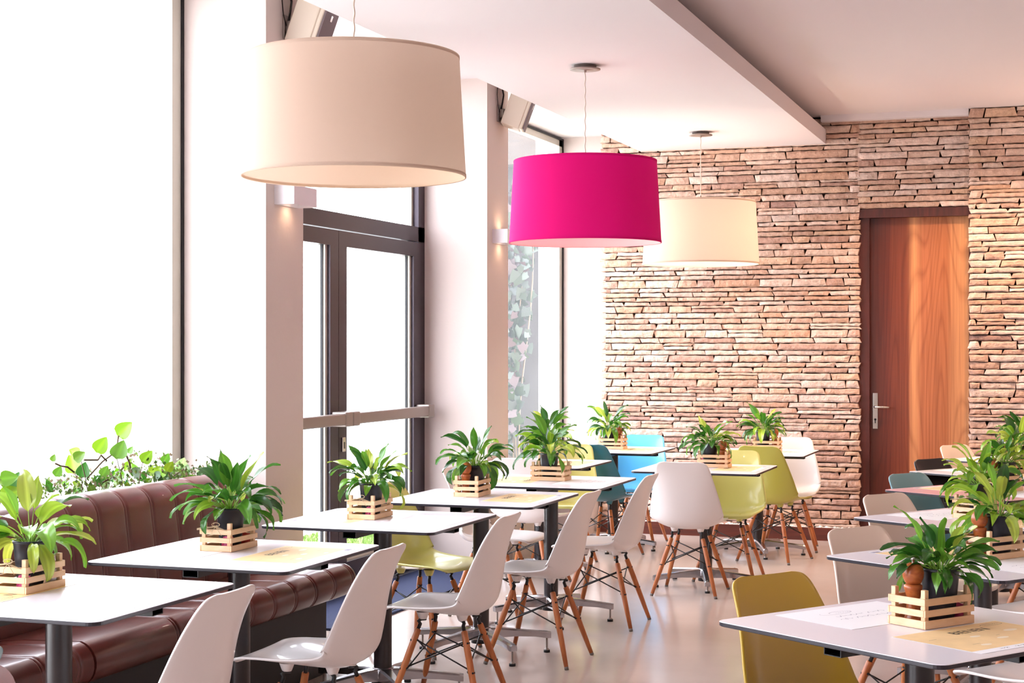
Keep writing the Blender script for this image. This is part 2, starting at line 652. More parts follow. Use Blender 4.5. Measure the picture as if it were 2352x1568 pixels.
def entry_door():
    r = struct_root('door_1')
    m = B('darkframe')
    Y0, Y1 = 7.56, 10.34
    X0, X1 = XW - 0.05, XW + 0.03
    m.box(X0, X1, Y0, Y0 + 0.09, 0, CEIL)
    m.box(X0, X1, Y1 - 0.11, Y1, 0, CEIL)
    m.box(X0, X1, Y0, Y1, 2.245, 2.345)
    m.box(X0, X1, Y0, Y1, CEIL - 0.08, CEIL)
    m.box(X0 - .02, X1 + .02, Y0, Y1, 0, 0.025)
    m.build('door_frame', r)
    m = B('paleframe')
    m.box(XW - 0.05, XW - 0.01, Y1 - 0.14, Y1 - 0.11, 2.345, CEIL - 0.08)
    m.build('transom_bead', r)
    m = B('glass')
    m.box(XW - 0.03, XW - 0.024, Y0 + .09, Y1 - .11, 2.345, CEIL - 0.08)
    m.build('transom_pane', r)
    for k, (a, b) in enumerate(((7.66, 8.925), (8.93, 10.225))):
        m = B('darkframe')
        xa, xb = XW - 0.03, XW + 0.045
        sa, sb = (0.115, 0.115) if k == 0 else (0.115, 0.175)
        m.box(xa, xb, a, a + sa, 0.03, 2.235)
        m.box(xa, xb, b - 0.115, b, 0.03, 2.235)
        m.box(xa, xb, a + .115, b - .115, 2.14, 2.235)
        m.box(xa, xb, a + .115, b - .115, 0.03, 0.205)
        leaf = m.build('door_leaf', r)
        m = B('paleframe')
        m.box(xa + .01, xb - .02, b - 0.145, b - 0.115, 0.225, 2.14)
        m.box(xa + .01, xb - .02, a + .115, b - .115, 0.205, 0.225)
        m.build('glazing_bead', leaf)
        m = B('seal')
        m.box(xa + .026, xa + .042, b - 0.152, b - 0.145, 0.225, 2.14)
        m.build('glazing_seal', leaf)
        m = B('glass')
        m.box(xa + .03, xa + .036, a + .115, b - .145, .225, 2.14)
        m.build('pane', leaf)
        m = B('steel')
        m.rbox(xb + 0.045, xb + 0.095, a + 0.02, b - 0.0 if k else b - 0.07, 1.055, 1.125, 0.012, 3)
        m.rbox(xb - 0.002, xb + 0.10, (a if k else b - 0.10), (a + 0.10 if k else b), 1.045, 1.135, 0.01, 2)
        m.rbox(xb - 0.002, xb + 0.10, (b - 0.08 if k else a), (b + 0.02 if k else a + 0.08), 1.045, 1.135, 0.01, 2)
        m.build('push_bar', leaf)
        if k:
            m = B('chrome')
            m.rbox(xb, xb + 0.012, a + 0.035, a + 0.075, 0.885, 0.975, 0.004, 2)
            lk = m.build('lock_plate', leaf)
            m = B('seal')
            m.box(xb + .012, xb + .0135, a + 0.05, a + 0.06, 0.905, 0.945)
            m.build('keyhole', lk)


def stones():
    rnd = random.Random(5)
    m = B('stone')
    pal = [rgb(h) for h in ('#d3b4a3', '#cba794', '#d9bdad', '#cfad9b', '#c39f8d', '#d3b8aa', '#caa48f', '#cfac94', '#bd9888', '#dac1b4')]

    def stone(x0, x1, z0, z1, y, depth):
        c = rnd.choice(pal)
        k = rnd.uniform(0.88, 1.1)
        if rnd.random() < 0.035:
            c = rgb(rnd.choice(['#c49a82', '#c79f86', '#ac887c']))
        c = tuple(min(1, q * k) for q in c)
        nx = max(3, int((x1 - x0) / 0.035))
        nz = 4
        sl, sr = rnd.uniform(-0.022, 0.022), rnd.uniform(-0.022, 0.022)
        off = rnd.uniform(-0.010, 0.008)
        rows = []
        sd = rnd.uniform(0, 100)
        wob = [rnd.uniform(-0.0025, 0.0025) for _ in range(nx + 1)]
        wob2 = [rnd.uniform(-0.0025, 0.0025) for _ in range(nx + 1)]
        for j in range(nz + 1):
            t = j / nz
            row = []
            for i in range(nx + 1):
                u = i / nx
                x = x0 + (x1 - x0) * u + (sl * (1 - u) + sr * u) * (t - 0.5)
                z = z0 + (z1 - z0) * t + (wob[i] * (1 - t) + wob2[i] * t)
                edge = min(t, 1 - t, u * (x1 - x0) / (z1 - z0) , (1 - u) * (x1 - x0) / (z1 - z0))
                dy = 0.007 * noise.noise(Vector((x * 16 + sd, z * 24, sd))) + off
                if edge < 0.01:
                    dy += 0.008
                row.append((x, y + dy, z))
            rows.append(row)
        m.color = c
        m.grid(rows, smooth=False)
        # returns to the back
        ring = [rows[0][i] for i in range(nx + 1)] + [rows[j][nx] for j in range(1, nz + 1)] + [rows[nz][i] for i in range(nx - 1, -1, -1)] + [rows[j][0] for j in range(nz - 1, 0, -1)]
        back = [(p[0], y + depth, p[2]) for p in ring]
        m.grid([ring, back], smooth=False, wrap=True, flip=True)

    def field(x0, x1, z0, z1, y, ragged_l=0.0, ragged_r=0.0, depth=0.07, quoin_r=0):
        z = z0
        alt = 0
        while z < z1 - 0.012:
            h = rnd.choice((0.036, 0.041, 0.045, 0.05, 0.056, 0.064))
            if z + h > z1 - 0.02:
                h = z1 - z
            x = x0 + rnd.uniform(-ragged_l, ragged_l)
            end = x1 + rnd.uniform(-ragged_r, ragged_r)
            first = True
            while x < end - 0.01:
                L = rnd.uniform(0.13, 0.40)
                if first and alt % 2:
                    L = rnd.uniform(0.06, 0.16)
                first = False
                if end - (x + L) < 0.09:
                    L = end - x
                if quoin_r and alt % 2 and end - x > 0.2 and end - (x + L) < 0.35:
                    L = end - x - rnd.uniform(0.07, 0.11)
                hh = h
                if L > 0.22 and h > 0.045 and rnd.random() < 0.22:       # two thin stones share a course
                    s = rnd.uniform(0.4, 0.6)
                    stone(x, x + L - 0.005, z, z + h * s - 0.002, y, depth)
                    stone(x, x + L - 0.005, z + h * s + 0.002, z + h - 0.004, y, depth)
                else:
                    stone(x, x + L - rnd.uniform(0.005, 0.012), z, z + hh - 0.007, y, depth)
                x += L
            z += h
            alt += 1

    YM = 12.97
    field(-3.73, -1.60, 0.06, 3.35, YM, 0.012, 0.008, 0.16, 1)
    field(-1.62, -0.76, 2.62, 3.35, YM, 0.0, 0.0, 0.10)
    field(-0.765, 1.6, 0.0, 3.36, 12.88, 0.006, 0, 0.2)
    m.mat(M['mortar'])
    m.box(-3.70, -1.66, YM + 0.035, 13.6, 0, 3.36)
    m.box(-1.66, -0.7, YM + 0.035, 13.6, 2.64, 3.36)
    m.box(-0.74, 1.6, 12.92, 13.6, 0, 3.36)
    struct('wall_back', m, True)
    # kerb and pebble trough
    m = B('kerb')
    m.box(-3.70, -1.62, 12.81, 12.84, 0, 0.10)
    struct('trim_3', m)
    m = B('pebble')
    rnd2 = random.Random(2)
    m.box(-3.70, -1.62, 12.84, 12.96, 0.0, 0.07)
    for i in range(420):
        x, y = rnd2.uniform(-3.68, -1.64), rnd2.uniform(12.85, 12.94)
        r = rnd2.uniform(0.010, 0.02)
        m.lathe([(0.001, -r * .6), (r * .8, -r * .3), (r, 0.1 * r), (r * .6, r * .55), (0.001, r * .7)], 7, (x, y, 0.083 + rnd2.uniform(-.01, .012)))
    tag(m.build('pebbles'), 'white pebbles filling the trough along the foot of the stone wall', 'pebbles', kind='stuff')


def wood_door():
    r = struct_root('door_2')
    m = B('doorframe')
    m.box(-1.64, -1.535, 13.02, 13.14, 0, 2.62)
    m.box(-0.775, -0.70, 13.02, 13.14, 0, 2.62)
    m.box(-1.64, -0.70, 12.985, 13.14, 2.545, 2.615)
    m.build('door_frame', r)
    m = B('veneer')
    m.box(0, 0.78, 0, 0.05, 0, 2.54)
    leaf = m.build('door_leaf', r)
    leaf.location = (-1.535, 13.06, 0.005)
    m = B('chrome')
    m.rbox(0.022, 0.062, -0.008, 0.0, 0.87, 1.155, 0.004, 3)
    pl = m.build('handle_plate', leaf)
    m = B('chrome')
    m.tube([(0.042, -0.005, 1.045), (0.042, -0.05, 1.045), (0.055, -0.058, 1.045), (0.10, -0.058, 1.045), (0.155, -0.056, 1.043)], [0.011, 0.010, 0.010, 0.009, 0.008], 10)
    m.build('lever', pl)
    m = B('seal')
    m.lathe([(0.001, 0), (0.009, 0), (0.009, 0.002), (0.001, 0.002)], 12)
    m.box(-0.004, 0.004, -0.03, 0, 0, 0.002)
    k = m.build('keyhole', pl)
    k.location = (0.042, -0.0075, 0.945)
    k.rotation_euler = (R(90), 0, 0)


room()
windows()
entry_door()
stones()
wood_door()


# ------------------------------------------------------------------ outside
def outside():
    m = B('paving')
    m.box(-60, -4.42, -40, 90, -0.2, -0.06)
    struct('floor_outside', m)
    m = B('grass')
    rnd = random.Random(8)
    m.box(-6.0, -4.75, 8.0, 14.8, -0.06, -0.03)
    for i in range(5000):
        x, y = rnd.uniform(-5.98, -4.8), rnd.uniform(9.8, 14.5)
        h = rnd.uniform(.02, .05)
        dx, dy = rnd.uniform(-.015, .015), rnd.uniform(-.015, .015)
        m.add([(x - .004, y, -.03), (x + .004, y, -.03), (x + dx, y + dy, h - .03)], [(0, 1, 2)], False)
    tag(m.build('lawn'), 'strip of bright green grass outside the glass door', 'grass', kind='stuff')
    # projecting garden wall behind the far window with a creeper on it
    m = B('extwall')
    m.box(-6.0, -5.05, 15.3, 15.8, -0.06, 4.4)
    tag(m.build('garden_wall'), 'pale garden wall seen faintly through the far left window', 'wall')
    m = B('beam')
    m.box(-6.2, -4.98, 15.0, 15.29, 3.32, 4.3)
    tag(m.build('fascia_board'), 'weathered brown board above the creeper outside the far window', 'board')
    root = thing('creeper', 'leafy creeper climbing the wall outside the far left window', 'climbing plant', (-5.12, 15.08, -0.06))
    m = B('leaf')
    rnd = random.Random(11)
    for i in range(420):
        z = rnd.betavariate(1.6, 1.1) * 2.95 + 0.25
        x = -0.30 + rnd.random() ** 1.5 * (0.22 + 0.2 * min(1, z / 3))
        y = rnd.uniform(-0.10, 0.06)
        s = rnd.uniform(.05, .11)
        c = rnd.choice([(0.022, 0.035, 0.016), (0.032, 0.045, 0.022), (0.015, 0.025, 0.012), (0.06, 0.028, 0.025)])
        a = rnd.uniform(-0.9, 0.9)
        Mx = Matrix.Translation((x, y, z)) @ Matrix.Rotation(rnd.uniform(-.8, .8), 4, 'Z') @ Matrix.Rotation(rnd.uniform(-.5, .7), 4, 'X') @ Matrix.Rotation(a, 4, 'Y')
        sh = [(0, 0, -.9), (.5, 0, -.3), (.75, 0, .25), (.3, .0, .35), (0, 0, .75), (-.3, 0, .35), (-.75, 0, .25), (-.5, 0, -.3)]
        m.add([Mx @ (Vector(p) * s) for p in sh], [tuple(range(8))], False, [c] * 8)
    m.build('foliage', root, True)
    m = B('vine')
    for k in range(4):
        x0 = -0.25 + k * 0.07
        pts = [(x0 + 0.05 * math.sin(z * 2.1 + k) + 0.03 * z, 0.02, z) for z in [i * 0.25 for i in range(14)]]
        m.tube(pts, [0.012 - 0.0005 * i for i in range(14)], 6)
    m.build('stem', root)


outside()


# ------------------------------------------------------------------ banquette seating
def channel_sweep(m, prof, y0, y1, y_first, period=0.196, puff=0.006, r_end=0.05, round0=False, round1=True):
    """sweep a closed (x,z) profile along y; double stitched seams every period."""
    ys = set()
    y = y_first
    while y < y1 + period:
        for d in (-0.022, -0.0165, -0.013, -0.010, -0.007, -0.0035, 0, 0.0035, 0.007, 0.010, 0.013, 0.0165, 0.022, 0.05, 0.098, 0.146):
            if y0 < y + d < y1:
                ys.add(round(y + d, 5))
        y += period
    for e, s, on in ((y0, 1, round0), (y1, -1, round1)):
        for k in range(9):
            a = k / 8 * PI / 2
            ys.add(round(e + s * r_end * (1 - math.cos(a)), 5) if on else e)
    ys = sorted(ys)
    n = len(prof)
    area = sum(prof[i][0] * prof[(i + 1) % n][1] - prof[(i + 1) % n][0] * prof[i][1] for i in range(n))
    if area < 0:
        prof = prof[::-1]
    nrm = []
    for i in range(n):
        a, b = Vector(prof[i - 1]), Vector(prof[(i + 1) % n])
        t = (b - a).normalized()
        nrm.append(Vector((t.y, -t.x)))
    rows = []
    for y in ys:
        f = (y - y_first) / period
        dy = (f - round(f)) * period
        d = puff * (1 - (1 - min(1, abs(dy) / (period / 2))) ** 3)
        d -= 0.0065 * math.exp(-((abs(dy) - 0.010) / 0.0033) ** 2)
        ins = 0
        for e, on in ((y0, round0), (y1, round1)):
            q = abs(y - e)
            if on and q < r_end:
                ins = r_end - math.sqrt(max(0, r_end ** 2 - (r_end - q) ** 2))
        rows.append([(p[0] + k.x * (d - ins), y, p[1] + k.y * (d - ins)) for p, k in zip(prof, nrm)])
    m.grid(rows, True, True)
    for rr, fl in ((rows[0], 0), (rows[-1], 1)):
        m.add(rr, [tuple(range(n)) if not fl else tuple(range(n))[::-1]], False)


def arc(cx, cz, r, a0, a1, n):
    return [(cx + r * math.cos(R(a0 + (a1 - a0) * i / n)), cz + r * math.sin(R(a0 + (a1 - a0) * i / n))) for i in range(n + 1)]


def banquette(label, y0, y1, ysm, round1):
    root = thing('banquette', label, 'bench seat', (0, 0, 0), 0, 'leather banquettes along the window')
    back = [(-3.635, 0.42), (-3.635, 0.5), (-3.645, 0.62), (-3.655, 0.72), (-3.665, 0.80)] + arc(-3.765, 0.842, 0.095, 0, 150, 10) + [(-3.868, 0.82), (-3.872, 0.6), (-3.872, 0.42)]
    m = B('leather')
    channel_sweep(m, back[::-1], y0, y1 - 0.17 if round1 else y1, ysm, r_end=0.085, round1=round1)
    m.build('backrest', root)
    seat = [(-3.70, 0.36), (-3.70, 0.47), (-3.5, 0.492), (-3.38, 0.497)] + arc(-3.285, 0.425, 0.078, 75, -50, 9) + [(-3.27, 0.352), (-3.4, 0.35)]
    m = B('leather')
    channel_sweep(m, seat, y0, y1, ysm + 0.03, r_end=0.07, round1=round1, puff=0.0035)
    m.build('seat_cushion', root)
    m = B('black')
    m.box(-3.86, -3.31, y0 + 0.01, y1 - 0.16 if round1 else y1, 0.0, 0.36)
    m.build('plinth', root)


banquette('long brown channel-tufted leather banquette beside the large window', 4.82, 7.02, 5.34, True)
banquette('brown leather banquette cut off by the lower left edge', 4.37, 4.805, 4.50, False)


# ------------------------------------------------------------------ tables
def table_meshes():
    S, r = 0.395, 0.035
    out = []
    for cx, cy, a in ((S - r, -S + r, -90), (S - r, S - r, 0), (-S + r, S - r, 90), (-S + r, -S + r, 180)):
        for k in range(7):
            t = R(a + 15 * k)
            out.append((cx + r * math.cos(t), cy + r * math.sin(t)))
    n = len(out)
    tops = {}
    for key in ('top', 'toppink'):
        m = B('edge')
        H0, H1, H2 = -0.013, -0.0015, 0.0
        ins = lambda p, q: (p[0] * (1 - q / S), p[1] * (1 - q / S))
        m.grid([[(*ins(p, .002), H0) for p in out], [(*p, H0 + .002) for p in out], [(*p, H1) for p in out]], False, True)
        m.add([(*ins(p, .002), H0) for p in out], [tuple(range(n))[::-1]], False)
        m.mat(M[key])
        m.grid([[(*p, H1) for p in out], [(*ins(p, .0015), H2) for p in out]], False, True)
        m.add([(*ins(p, .0015), H2) for p in out], [tuple(range(n))], False)
        tops[key] = m.mesh('tabletop')
    rails = []
    for a in (0, 90):
        m = B('blackmetal')
        Mx = Matrix.Rotation(R(a), 4, 'Z')
        for s in (-1, 1):                      # open-ended box rail under the top
            x0, x1 = (0.03, 0.345) if s > 0 else (-0.345, -0.03)
            if a:
                x0, x1 = (0.03, 0.345) if s > 0 else (-0.345, -0.03)
            m.box(x0, x1, -0.03, 0.03, -0.044, -0.0415, Mx)
            m.box(x0, x1, -0.03, 0.03, -0.0155, -0.013, Mx)
            m.box(x0, x1, -0.03, -0.0275, -0.0415, -0.0155, Mx)
            m.box(x0, x1, 0.0275, 0.03, -0.0415, -0.0155, Mx)
        rails.append(m.mesh('support_rail'))
    return tops, rails


TOPS, RAILS = table_meshes()


def base_mesh():
    m = B('alu')
    m.lathe([(0.001, 0.055), (0.05, 0.055), (0.058, 0.07), (0.056, 0.098), (0.046, 0.108), (0.001, 0.108)], 20)
    for k in range(5):
        Mx = Matrix.Rotation(2 * PI * k / 5, 4, 'Z')
        st = [(0.03, 0.033, 0.052, 0.106), (0.09, 0.027, 0.055, 0.103), (0.17, 0.022, 0.058, 0.094), (0.27, 0.019, 0.053, 0.083), (0.335, 0.0185, 0.043, 0.076), (0.352, 0.016, 0.043, 0.073)]
        rows = []
        for x, hw, z0, z1 in st:
            b = 0.008
            rows.append([Mx @ Vector(p) for p in ((x, -hw, z0), (x, -hw, z1 - b), (x, -hw + b, z1), (x, hw - b, z1), (x, hw, z1 - b), (x, hw, z0))])
        m.grid(rows, False, True)
        m.add(rows[-1], [tuple(range(6))[::-1]], False)
    m.mat(M['blackmetal'])
    m.lathe([(0.001, 0.03), (0.05, 0.03), (0.05, 0.056)], 20)
    return m.mesh('base')


BASE = base_mesh()


def leveler_mesh():
    m = B('steel')
    m.lathe([(0.005, 0.015), (0.005, 0.078)], 8)
    m.lathe([(0.012, 0.012), (0.010, 0.02), (0.004, 0.022)], 12)
    m.mat(M['rubber'])
    m.lathe([(0.001, 0), (0.016, 0), (0.016, 0.012), (0.001, 0.013)], 14)
    return m.mesh('leveling_foot')


LEVEL = leveler_mesh()


def table(c, z, ang, bang, label, topkey='top'):
    root = thing('cafe_table', label, 'table', (c[0], c[1], 0), R(ang), 'square café tables')
    inst('tabletop', TOPS[topkey], root, (0, 0, z))
    for me in RAILS:
        inst('support_rail', me, root, (0, 0, z))
    m = B('pole')
    m.lathe([(0.04, 0.10), (0.04, z - 0.05), (0.04, z - 0.0445)], 24)
    m.mat(M['blackmetal'])
    m.lathe([(0.04, z - 0.0445), (0.001, z - 0.0445)], 24)
    m.box(-0.032, 0.032, -0.032, 0.032, z - 0.0443, z - 0.0132)
    m.build('pole', root)
    lift = max(0, z - 0.75)
    b = inst('base', BASE, root, (0, 0, lift), R(bang))
    for k in range(5):
        a = 2 * PI * k / 5
        inst('leveling_foot', LEVEL, b, (0.333 * math.cos(a), 0.333 * math.sin(a), -lift))
    return root


# key: centre, top height, rotation, base rotation, short place phrase
TB = {
    'T1': ((-2.92, 4.19), .775, 0, 15, 'the lower-left table by the banquette'),
    'T2': ((-2.885, 5.25), .775, 0, 40, 'the second table along the banquette'),
    'T3': ((-2.85, 6.47), .775, 0, 22, 'the table in front of the glass door'),
    'T4': ((-2.785, 7.53), .780, 0, 29, 'the table just right of the glass door'),
    'T5': ((-2.77, 8.62), .775, 0, 9, 'the fifth table of the window row'),
    'T6': ((-3.38, 10.28), .75, 0, 30, 'the table under the far window'),
    'T7': ((-3.30, 11.80), .75, 0, -10, 'the corner table by the light blue chair'),
    'T8': ((-2.23, 10.18), .75, 0, -4, 'the middle table behind the frontal white chair'),
    'T9': ((-2.21, 11.87), .75, 0, 2, 'the table by the olive chair'),
    'R1': ((-0.40, 4.54), .765, -34.8, 10, 'the nearest right-hand table'),
    'R2': ((-0.32, 6.05), .765, -34.8, 30, 'the second right-hand table'),
    'R3': ((-0.40, 7.44), .765, -33, 0, 'the third right-hand table'),
    'R4': ((-0.42, 8.90), .765, -34, 20, 'the pink-topped table'),
    'R5': ((-0.42, 10.24), .765, -34, 10, 'the table by the black chair'),
    'R6': ((-0.32, 11.39), .765, -34, 10, 'the farthest right-hand table'),
}
TLAB = {
    'T1': 'square white table at the lower left corner, beside the brown banquette',
    'T2': 'square white table second along the banquette, overlapping the leather backrest',
    'T3': 'square white table in front of the glass double door',
    'T4': 'square white table between the glass door and the second pillar',
    'T5': 'square white table fifth in the window row, in front of the frontal white chair back',
    'T6': 'white table under the far window, behind the plain white chair back',
    'T7': 'white table in the far left corner, in front of the light blue chair',
    'T8': 'white table in the middle aisle between frontal white and pale green chairs',
    'T9': 'white table against the stone wall, between olive and white chairs',
    'R1': 'large white table in the lower right corner with mustard chair',
    'R2': 'white table second in the right row, by the nearer cream chair',
    'R3': 'white table third in the right row, by the second cream chair',
    'R4': 'pink-topped table in the right row, by the slate blue chair',
    'R5': 'pale table in the right row beside the black chair',
    'R6': 'farthest table of the right row, in front of the wooden door',
}
for k, (c, z, a, ba, ph) in TB.items():
    table(c, z, a, ba, TLAB[k], 'toppink' if k == 'R4' else 'top')


# ------------------------------------------------------------------ placemats (local: x across, y along; diner on +x)
def text_mesh(body, size, sx=1.0):
    cu = bpy.data.curves.new('lettering', 'FONT')
    cu.body = body
    cu.size = size
    cu.offset = 0.0005
    cu.align_x = 'CENTER'
    cu.align_y = 'CENTER'
    o = bpy.data.objects.new('lettering', cu)
    col.objects.link(o)
    bpy.context.view_layer.update()
    dg = bpy.context.evaluated_depsgraph_get()
    me = bpy.data.meshes.new_from_object(o.evaluated_get(dg))
    bpy.data.objects.remove(o, do_unlink=True)
    for v in me.vertices:
        v.co.x *= sx
    return me


def lettering_amber():
    """BIENEN heading, logo oval and small print lines, text running along +y."""
    m = B('ink')
    me = text_mesh('BIENEN', 0.046, 0.95)
    b = len(m.v)
    vs = [(-0.078 - v.co.y, 0.02 + v.co.x, 0.0006) for v in me.vertices]
    m.add(vs, [tuple(p.vertices) for p in me.polygons], False)
    bpy.data.meshes.remove(me)
    m.mat(M['ink'])
    m.ribbon([(-0.112 + 0.012 * math.sin(t / 16 * 2 * PI), 0.155 + 0.045 * math.cos(t / 16 * 2 * PI), 0) for t in range(17)], 0.0012, 0.0006)
    rnd = random.Random(4)
    scribble(m, -0.112, 0.123, 0.064, 0.007, 0.001, rnd)
    for x, y, L in ((-0.05, -0.18, 0.03), (0.0, 0.03, 0.016), (0.05, -0.13, 0.03), (0.035, 0.12, 0.03)):
        scribble(m, x, y, L, 0.004, 0.0012, rnd)
    for y, L in ((-0.12, 0.035), (-0.06, 0.05), (0.02, 0.03), (0.10, 0.06)):
        scribble(m, 0.128, y, L, 0.009, 0.0016, rnd)
    m.mat(M['ovals'])
    for x, y, s in ((-0.02, -0.03, .02), (0.03, 0.02, .022), (-0.03, 0.13, .026), (0.07, -0.10, .02), (0.09, 0.08, .016)):
        pts = [(x + s * .45 * math.cos(t * PI / 7), y + s * math.sin(t * PI / 7)) for t in range(14)]
        m.add([(p[0], p[1], 0.0005) for p in pts], [tuple(range(14))], False)
    return m.mesh('lettering')


def scribble(m, x, y0, L, h, wd, rnd):
    pts = []
    n = max(8, int(L / 0.0022))
    ph = rnd.uniform(0, 6)
    for i in range(n + 1):
        t = i / n
        k = t * L / h * 5.2
        pts.append((x - h * 0.45 * math.sin(k + ph) * (0.6 + 0.5 * math.sin(k * 0.37 + ph)), y0 + t * L + h * 0.18 * math.cos(k), 0))
    m.ribbon(pts, wd, 0.0006)


def lettering_white():
    m = B('inkpale')
    rnd = random.Random(9)
    for x in (-0.018, 0.022):
        y = -0.105
        for L in ((0.05, 0.018, 0.07, 0.05) if x < 0 else (0.075, 0.11)):
            scribble(m, x, y, L, 0.018, 0.0016, rnd)
            y += L + 0.012
    pts = [(0.066 + 0.018 * math.sin(t), 0.02 + 0.052 * math.cos(t) + 0.006 * t, 0) for t in [i * 0.36 for i in range(20)]]
    m.ribbon(pts, 0.0014, 0.0006)
    scribble(m, 0.066, -0.012, 0.06, 0.008, 0.0012, rnd)
    return m.mesh('lettering')


def mat_meshes():
    w, l = 0.145, 0.215
    m = B('paper')
    m.box(-w, w, -l, l, 0, 0.0004)
    white = m.mesh('placemat')
    m = B('paper')
    m.box(-w, w, -l, l, 0, 0.0003)
    m.mat(M['amber'])
    m.add([(-w + .002, -l + .002, .0004), (w - .032, -l + .002, .0004), (w - .032, l - .002, .0004), (-w + .002, l - .002, .0004)], [(0, 1, 2, 3)], False)
    m.mat(M['inkpale'])
    m.add([(w - .028, l - .05, .0004), (w - .006, l - .05, .0004), (w - .006, l - .004, .0004), (w - .028, l - .004, .0004)], [(0, 1, 2, 3)], False)
    return white, m.mesh('placemat')


MATW, MATA = mat_meshes()
LETW, LETA = lettering_white(), lettering_amber()


def placemat(key, amber, side):
    c, z, a, ba, ph = TB[key]
    rot = Matrix.Rotation(R(a), 4, 'Z')
    p = rot @ Vector((side * 0.213, 0.02, 0))
    kind = 'amber placemat' if amber else 'white script placemat'
    lab = '%s, %s half of %s' % (kind, 'right' if side > 0 else 'left', ph)
    o = inst('placemat', MATA if amber else MATW, None, (c[0] + p.x, c[1] + p.y, z + 0.0004), R(a) + (0 if side > 0 else PI))
    tag(o, lab, 'placemat', 'paper placemats on the tables')
    inst('lettering', LETA if amber else LETW, o)


for k, (lft, rgt) in dict(T1=(1, 0), T2=(0, 1), T3=(1, 0), T4=(0, 1), T5=(1, 0), T6=(0, 1), T7=(0, 1), T8=(0, 1), T9=(1, 0),
                          R1=(0, 1), R2=(1, 0), R3=(0, 1), R4=(1, 0), R5=(0, 1), R6=(0, 1)).items():
    placemat(k, lft, -1)
    placemat(k, rgt, 1)


# ------------------------------------------------------------------ crates, plants, mills
CW, CL = 0.063, 0.098            # half sizes of the crate


def crate_meshes():
    m = B('crate')
    rnd = random.Random(3)
    tiers = ((0.0, 0.022), (0.032, 0.050), (0.062, 0.081))
    for z0, z1 in tiers:
        for s in (-1, 1):
            j = rnd.uniform(-.002, .002)
            m.rbox(s * CW - .003, s * CW + .003, -CL - .003 + j, CL + .003 + j, z0, z1, .0008, 1)
            m.rbox(-CW + .0032, CW - .0032, s * CL - .003, s * CL + .003, z0, z1, .0008, 1)
    slats = m.mesh('slats')
    m = B('crate')
    m.rbox(-.0075, .0075, -.0075, .0075, 0.001, .104, .001, 1)
    post = m.mesh('corner_post')
    m = B('crate')
    m.box(-CW + .003, CW - .003, -CL + .003, CL - .003, 0.002, .006)
    return slats, post, m.mesh('floor_board')


SL, PO, FB = crate_meshes()


def twine_mesh():
    m = B('twine')
    m.smooth = True
    y = -CL - 0.0055
    for dz in (0, .004):
        m.tube([(-CW - .012, y, .078 + dz), (-.03, y - .003, .086 + dz), (.0, y - .004, .091), (.02, y - .003, .084 + dz), (.05, y, .078)], .0011, 6)
    for s in (-1, 1):
        pts = [(0.008 + s * .016 * math.sin(t) * (1 if t < 3.2 else .8), y - .006 - .004 * math.sin(t), .093 + .012 * (1 - math.cos(t)) * .6) for t in [i * 2 * PI / 12 for i in range(13)]]
        m.tube(pts, .001, 6)
        m.tube([(0.006, y - .006, .092), (s * .014 + .006, y - .008, .075), (s * .02 + .01, y - .006, .06)], .001, 6)
    return m.mesh('twine_bow')


TW = twine_mesh()


def leaf(m, base, az, el, pet, L, W, droop, col_, rnd, roll=0.0, petr=0.0016):
    """arching petiole followed by a lance-shaped blade folded along its midrib."""
    p = Vector(base)
    h = Vector((math.cos(az), math.sin(az), 0))
    side0 = Vector((-math.sin(az), math.cos(az), 0))
    ang = el
    pts = [p.copy()]
    for i in range(5):
        p = p + (h * math.cos(ang) + Vector((0, 0, 1)) * math.sin(ang)) * pet / 5
        ang -= droop * 0.10
        pts.append(p.copy())
    m.mat(M['petiole'])
    m.tube(pts, petr, 5, False)
    m.mat(M['leaf'])
    n = 9
    rows, cols = [], []
    wav = rnd.uniform(0, 6)
    for i in range(n + 1):
        t = i / n
        wd = W * 2.25 * t ** .62 * (1 - t) ** 0.92 if 0 < t < 1 else 0.0008
        d = (h * math.cos(ang) + Vector((0, 0, 1)) * math.sin(ang))
        up = (Vector((0, 0, 1)) * math.cos(ang) - h * math.sin(ang))
        sd = (side0 * math.cos(roll) + up * math.sin(roll))
        un = (up * math.cos(roll) - side0 * math.sin(roll))
        row = []
        for j in range(-3, 4):
            q = j / 3
            row.append(p + sd * wd * q + un * (abs(q) ** 1.3 * wd * 0.32 + 0.006 * math.sin(t * 7 + wav + q) * abs(q)))
            k = 1.45 if j == 0 else (0.94 if j % 2 else 1.04)
            cols.append(tuple(min(1, c * k) for c in col_))
        rows.append(row)
        p = p + d * L / n
        ang -= droop * (0.06 + 0.16 * t)
    m.grid(rows, True, False, False, cols)


GREENS = [(0.03, 0.12, 0.012), (0.045, 0.17, 0.016), (0.07, 0.22, 0.02), (0.02, 0.085, 0.012), (0.11, 0.27, 0.025)]
LIGHT = [(0.24, 0.42, 0.03), (0.32, 0.47, 0.045), (0.15, 0.34, 0.025), (0.37, 0.45, 0.06)]


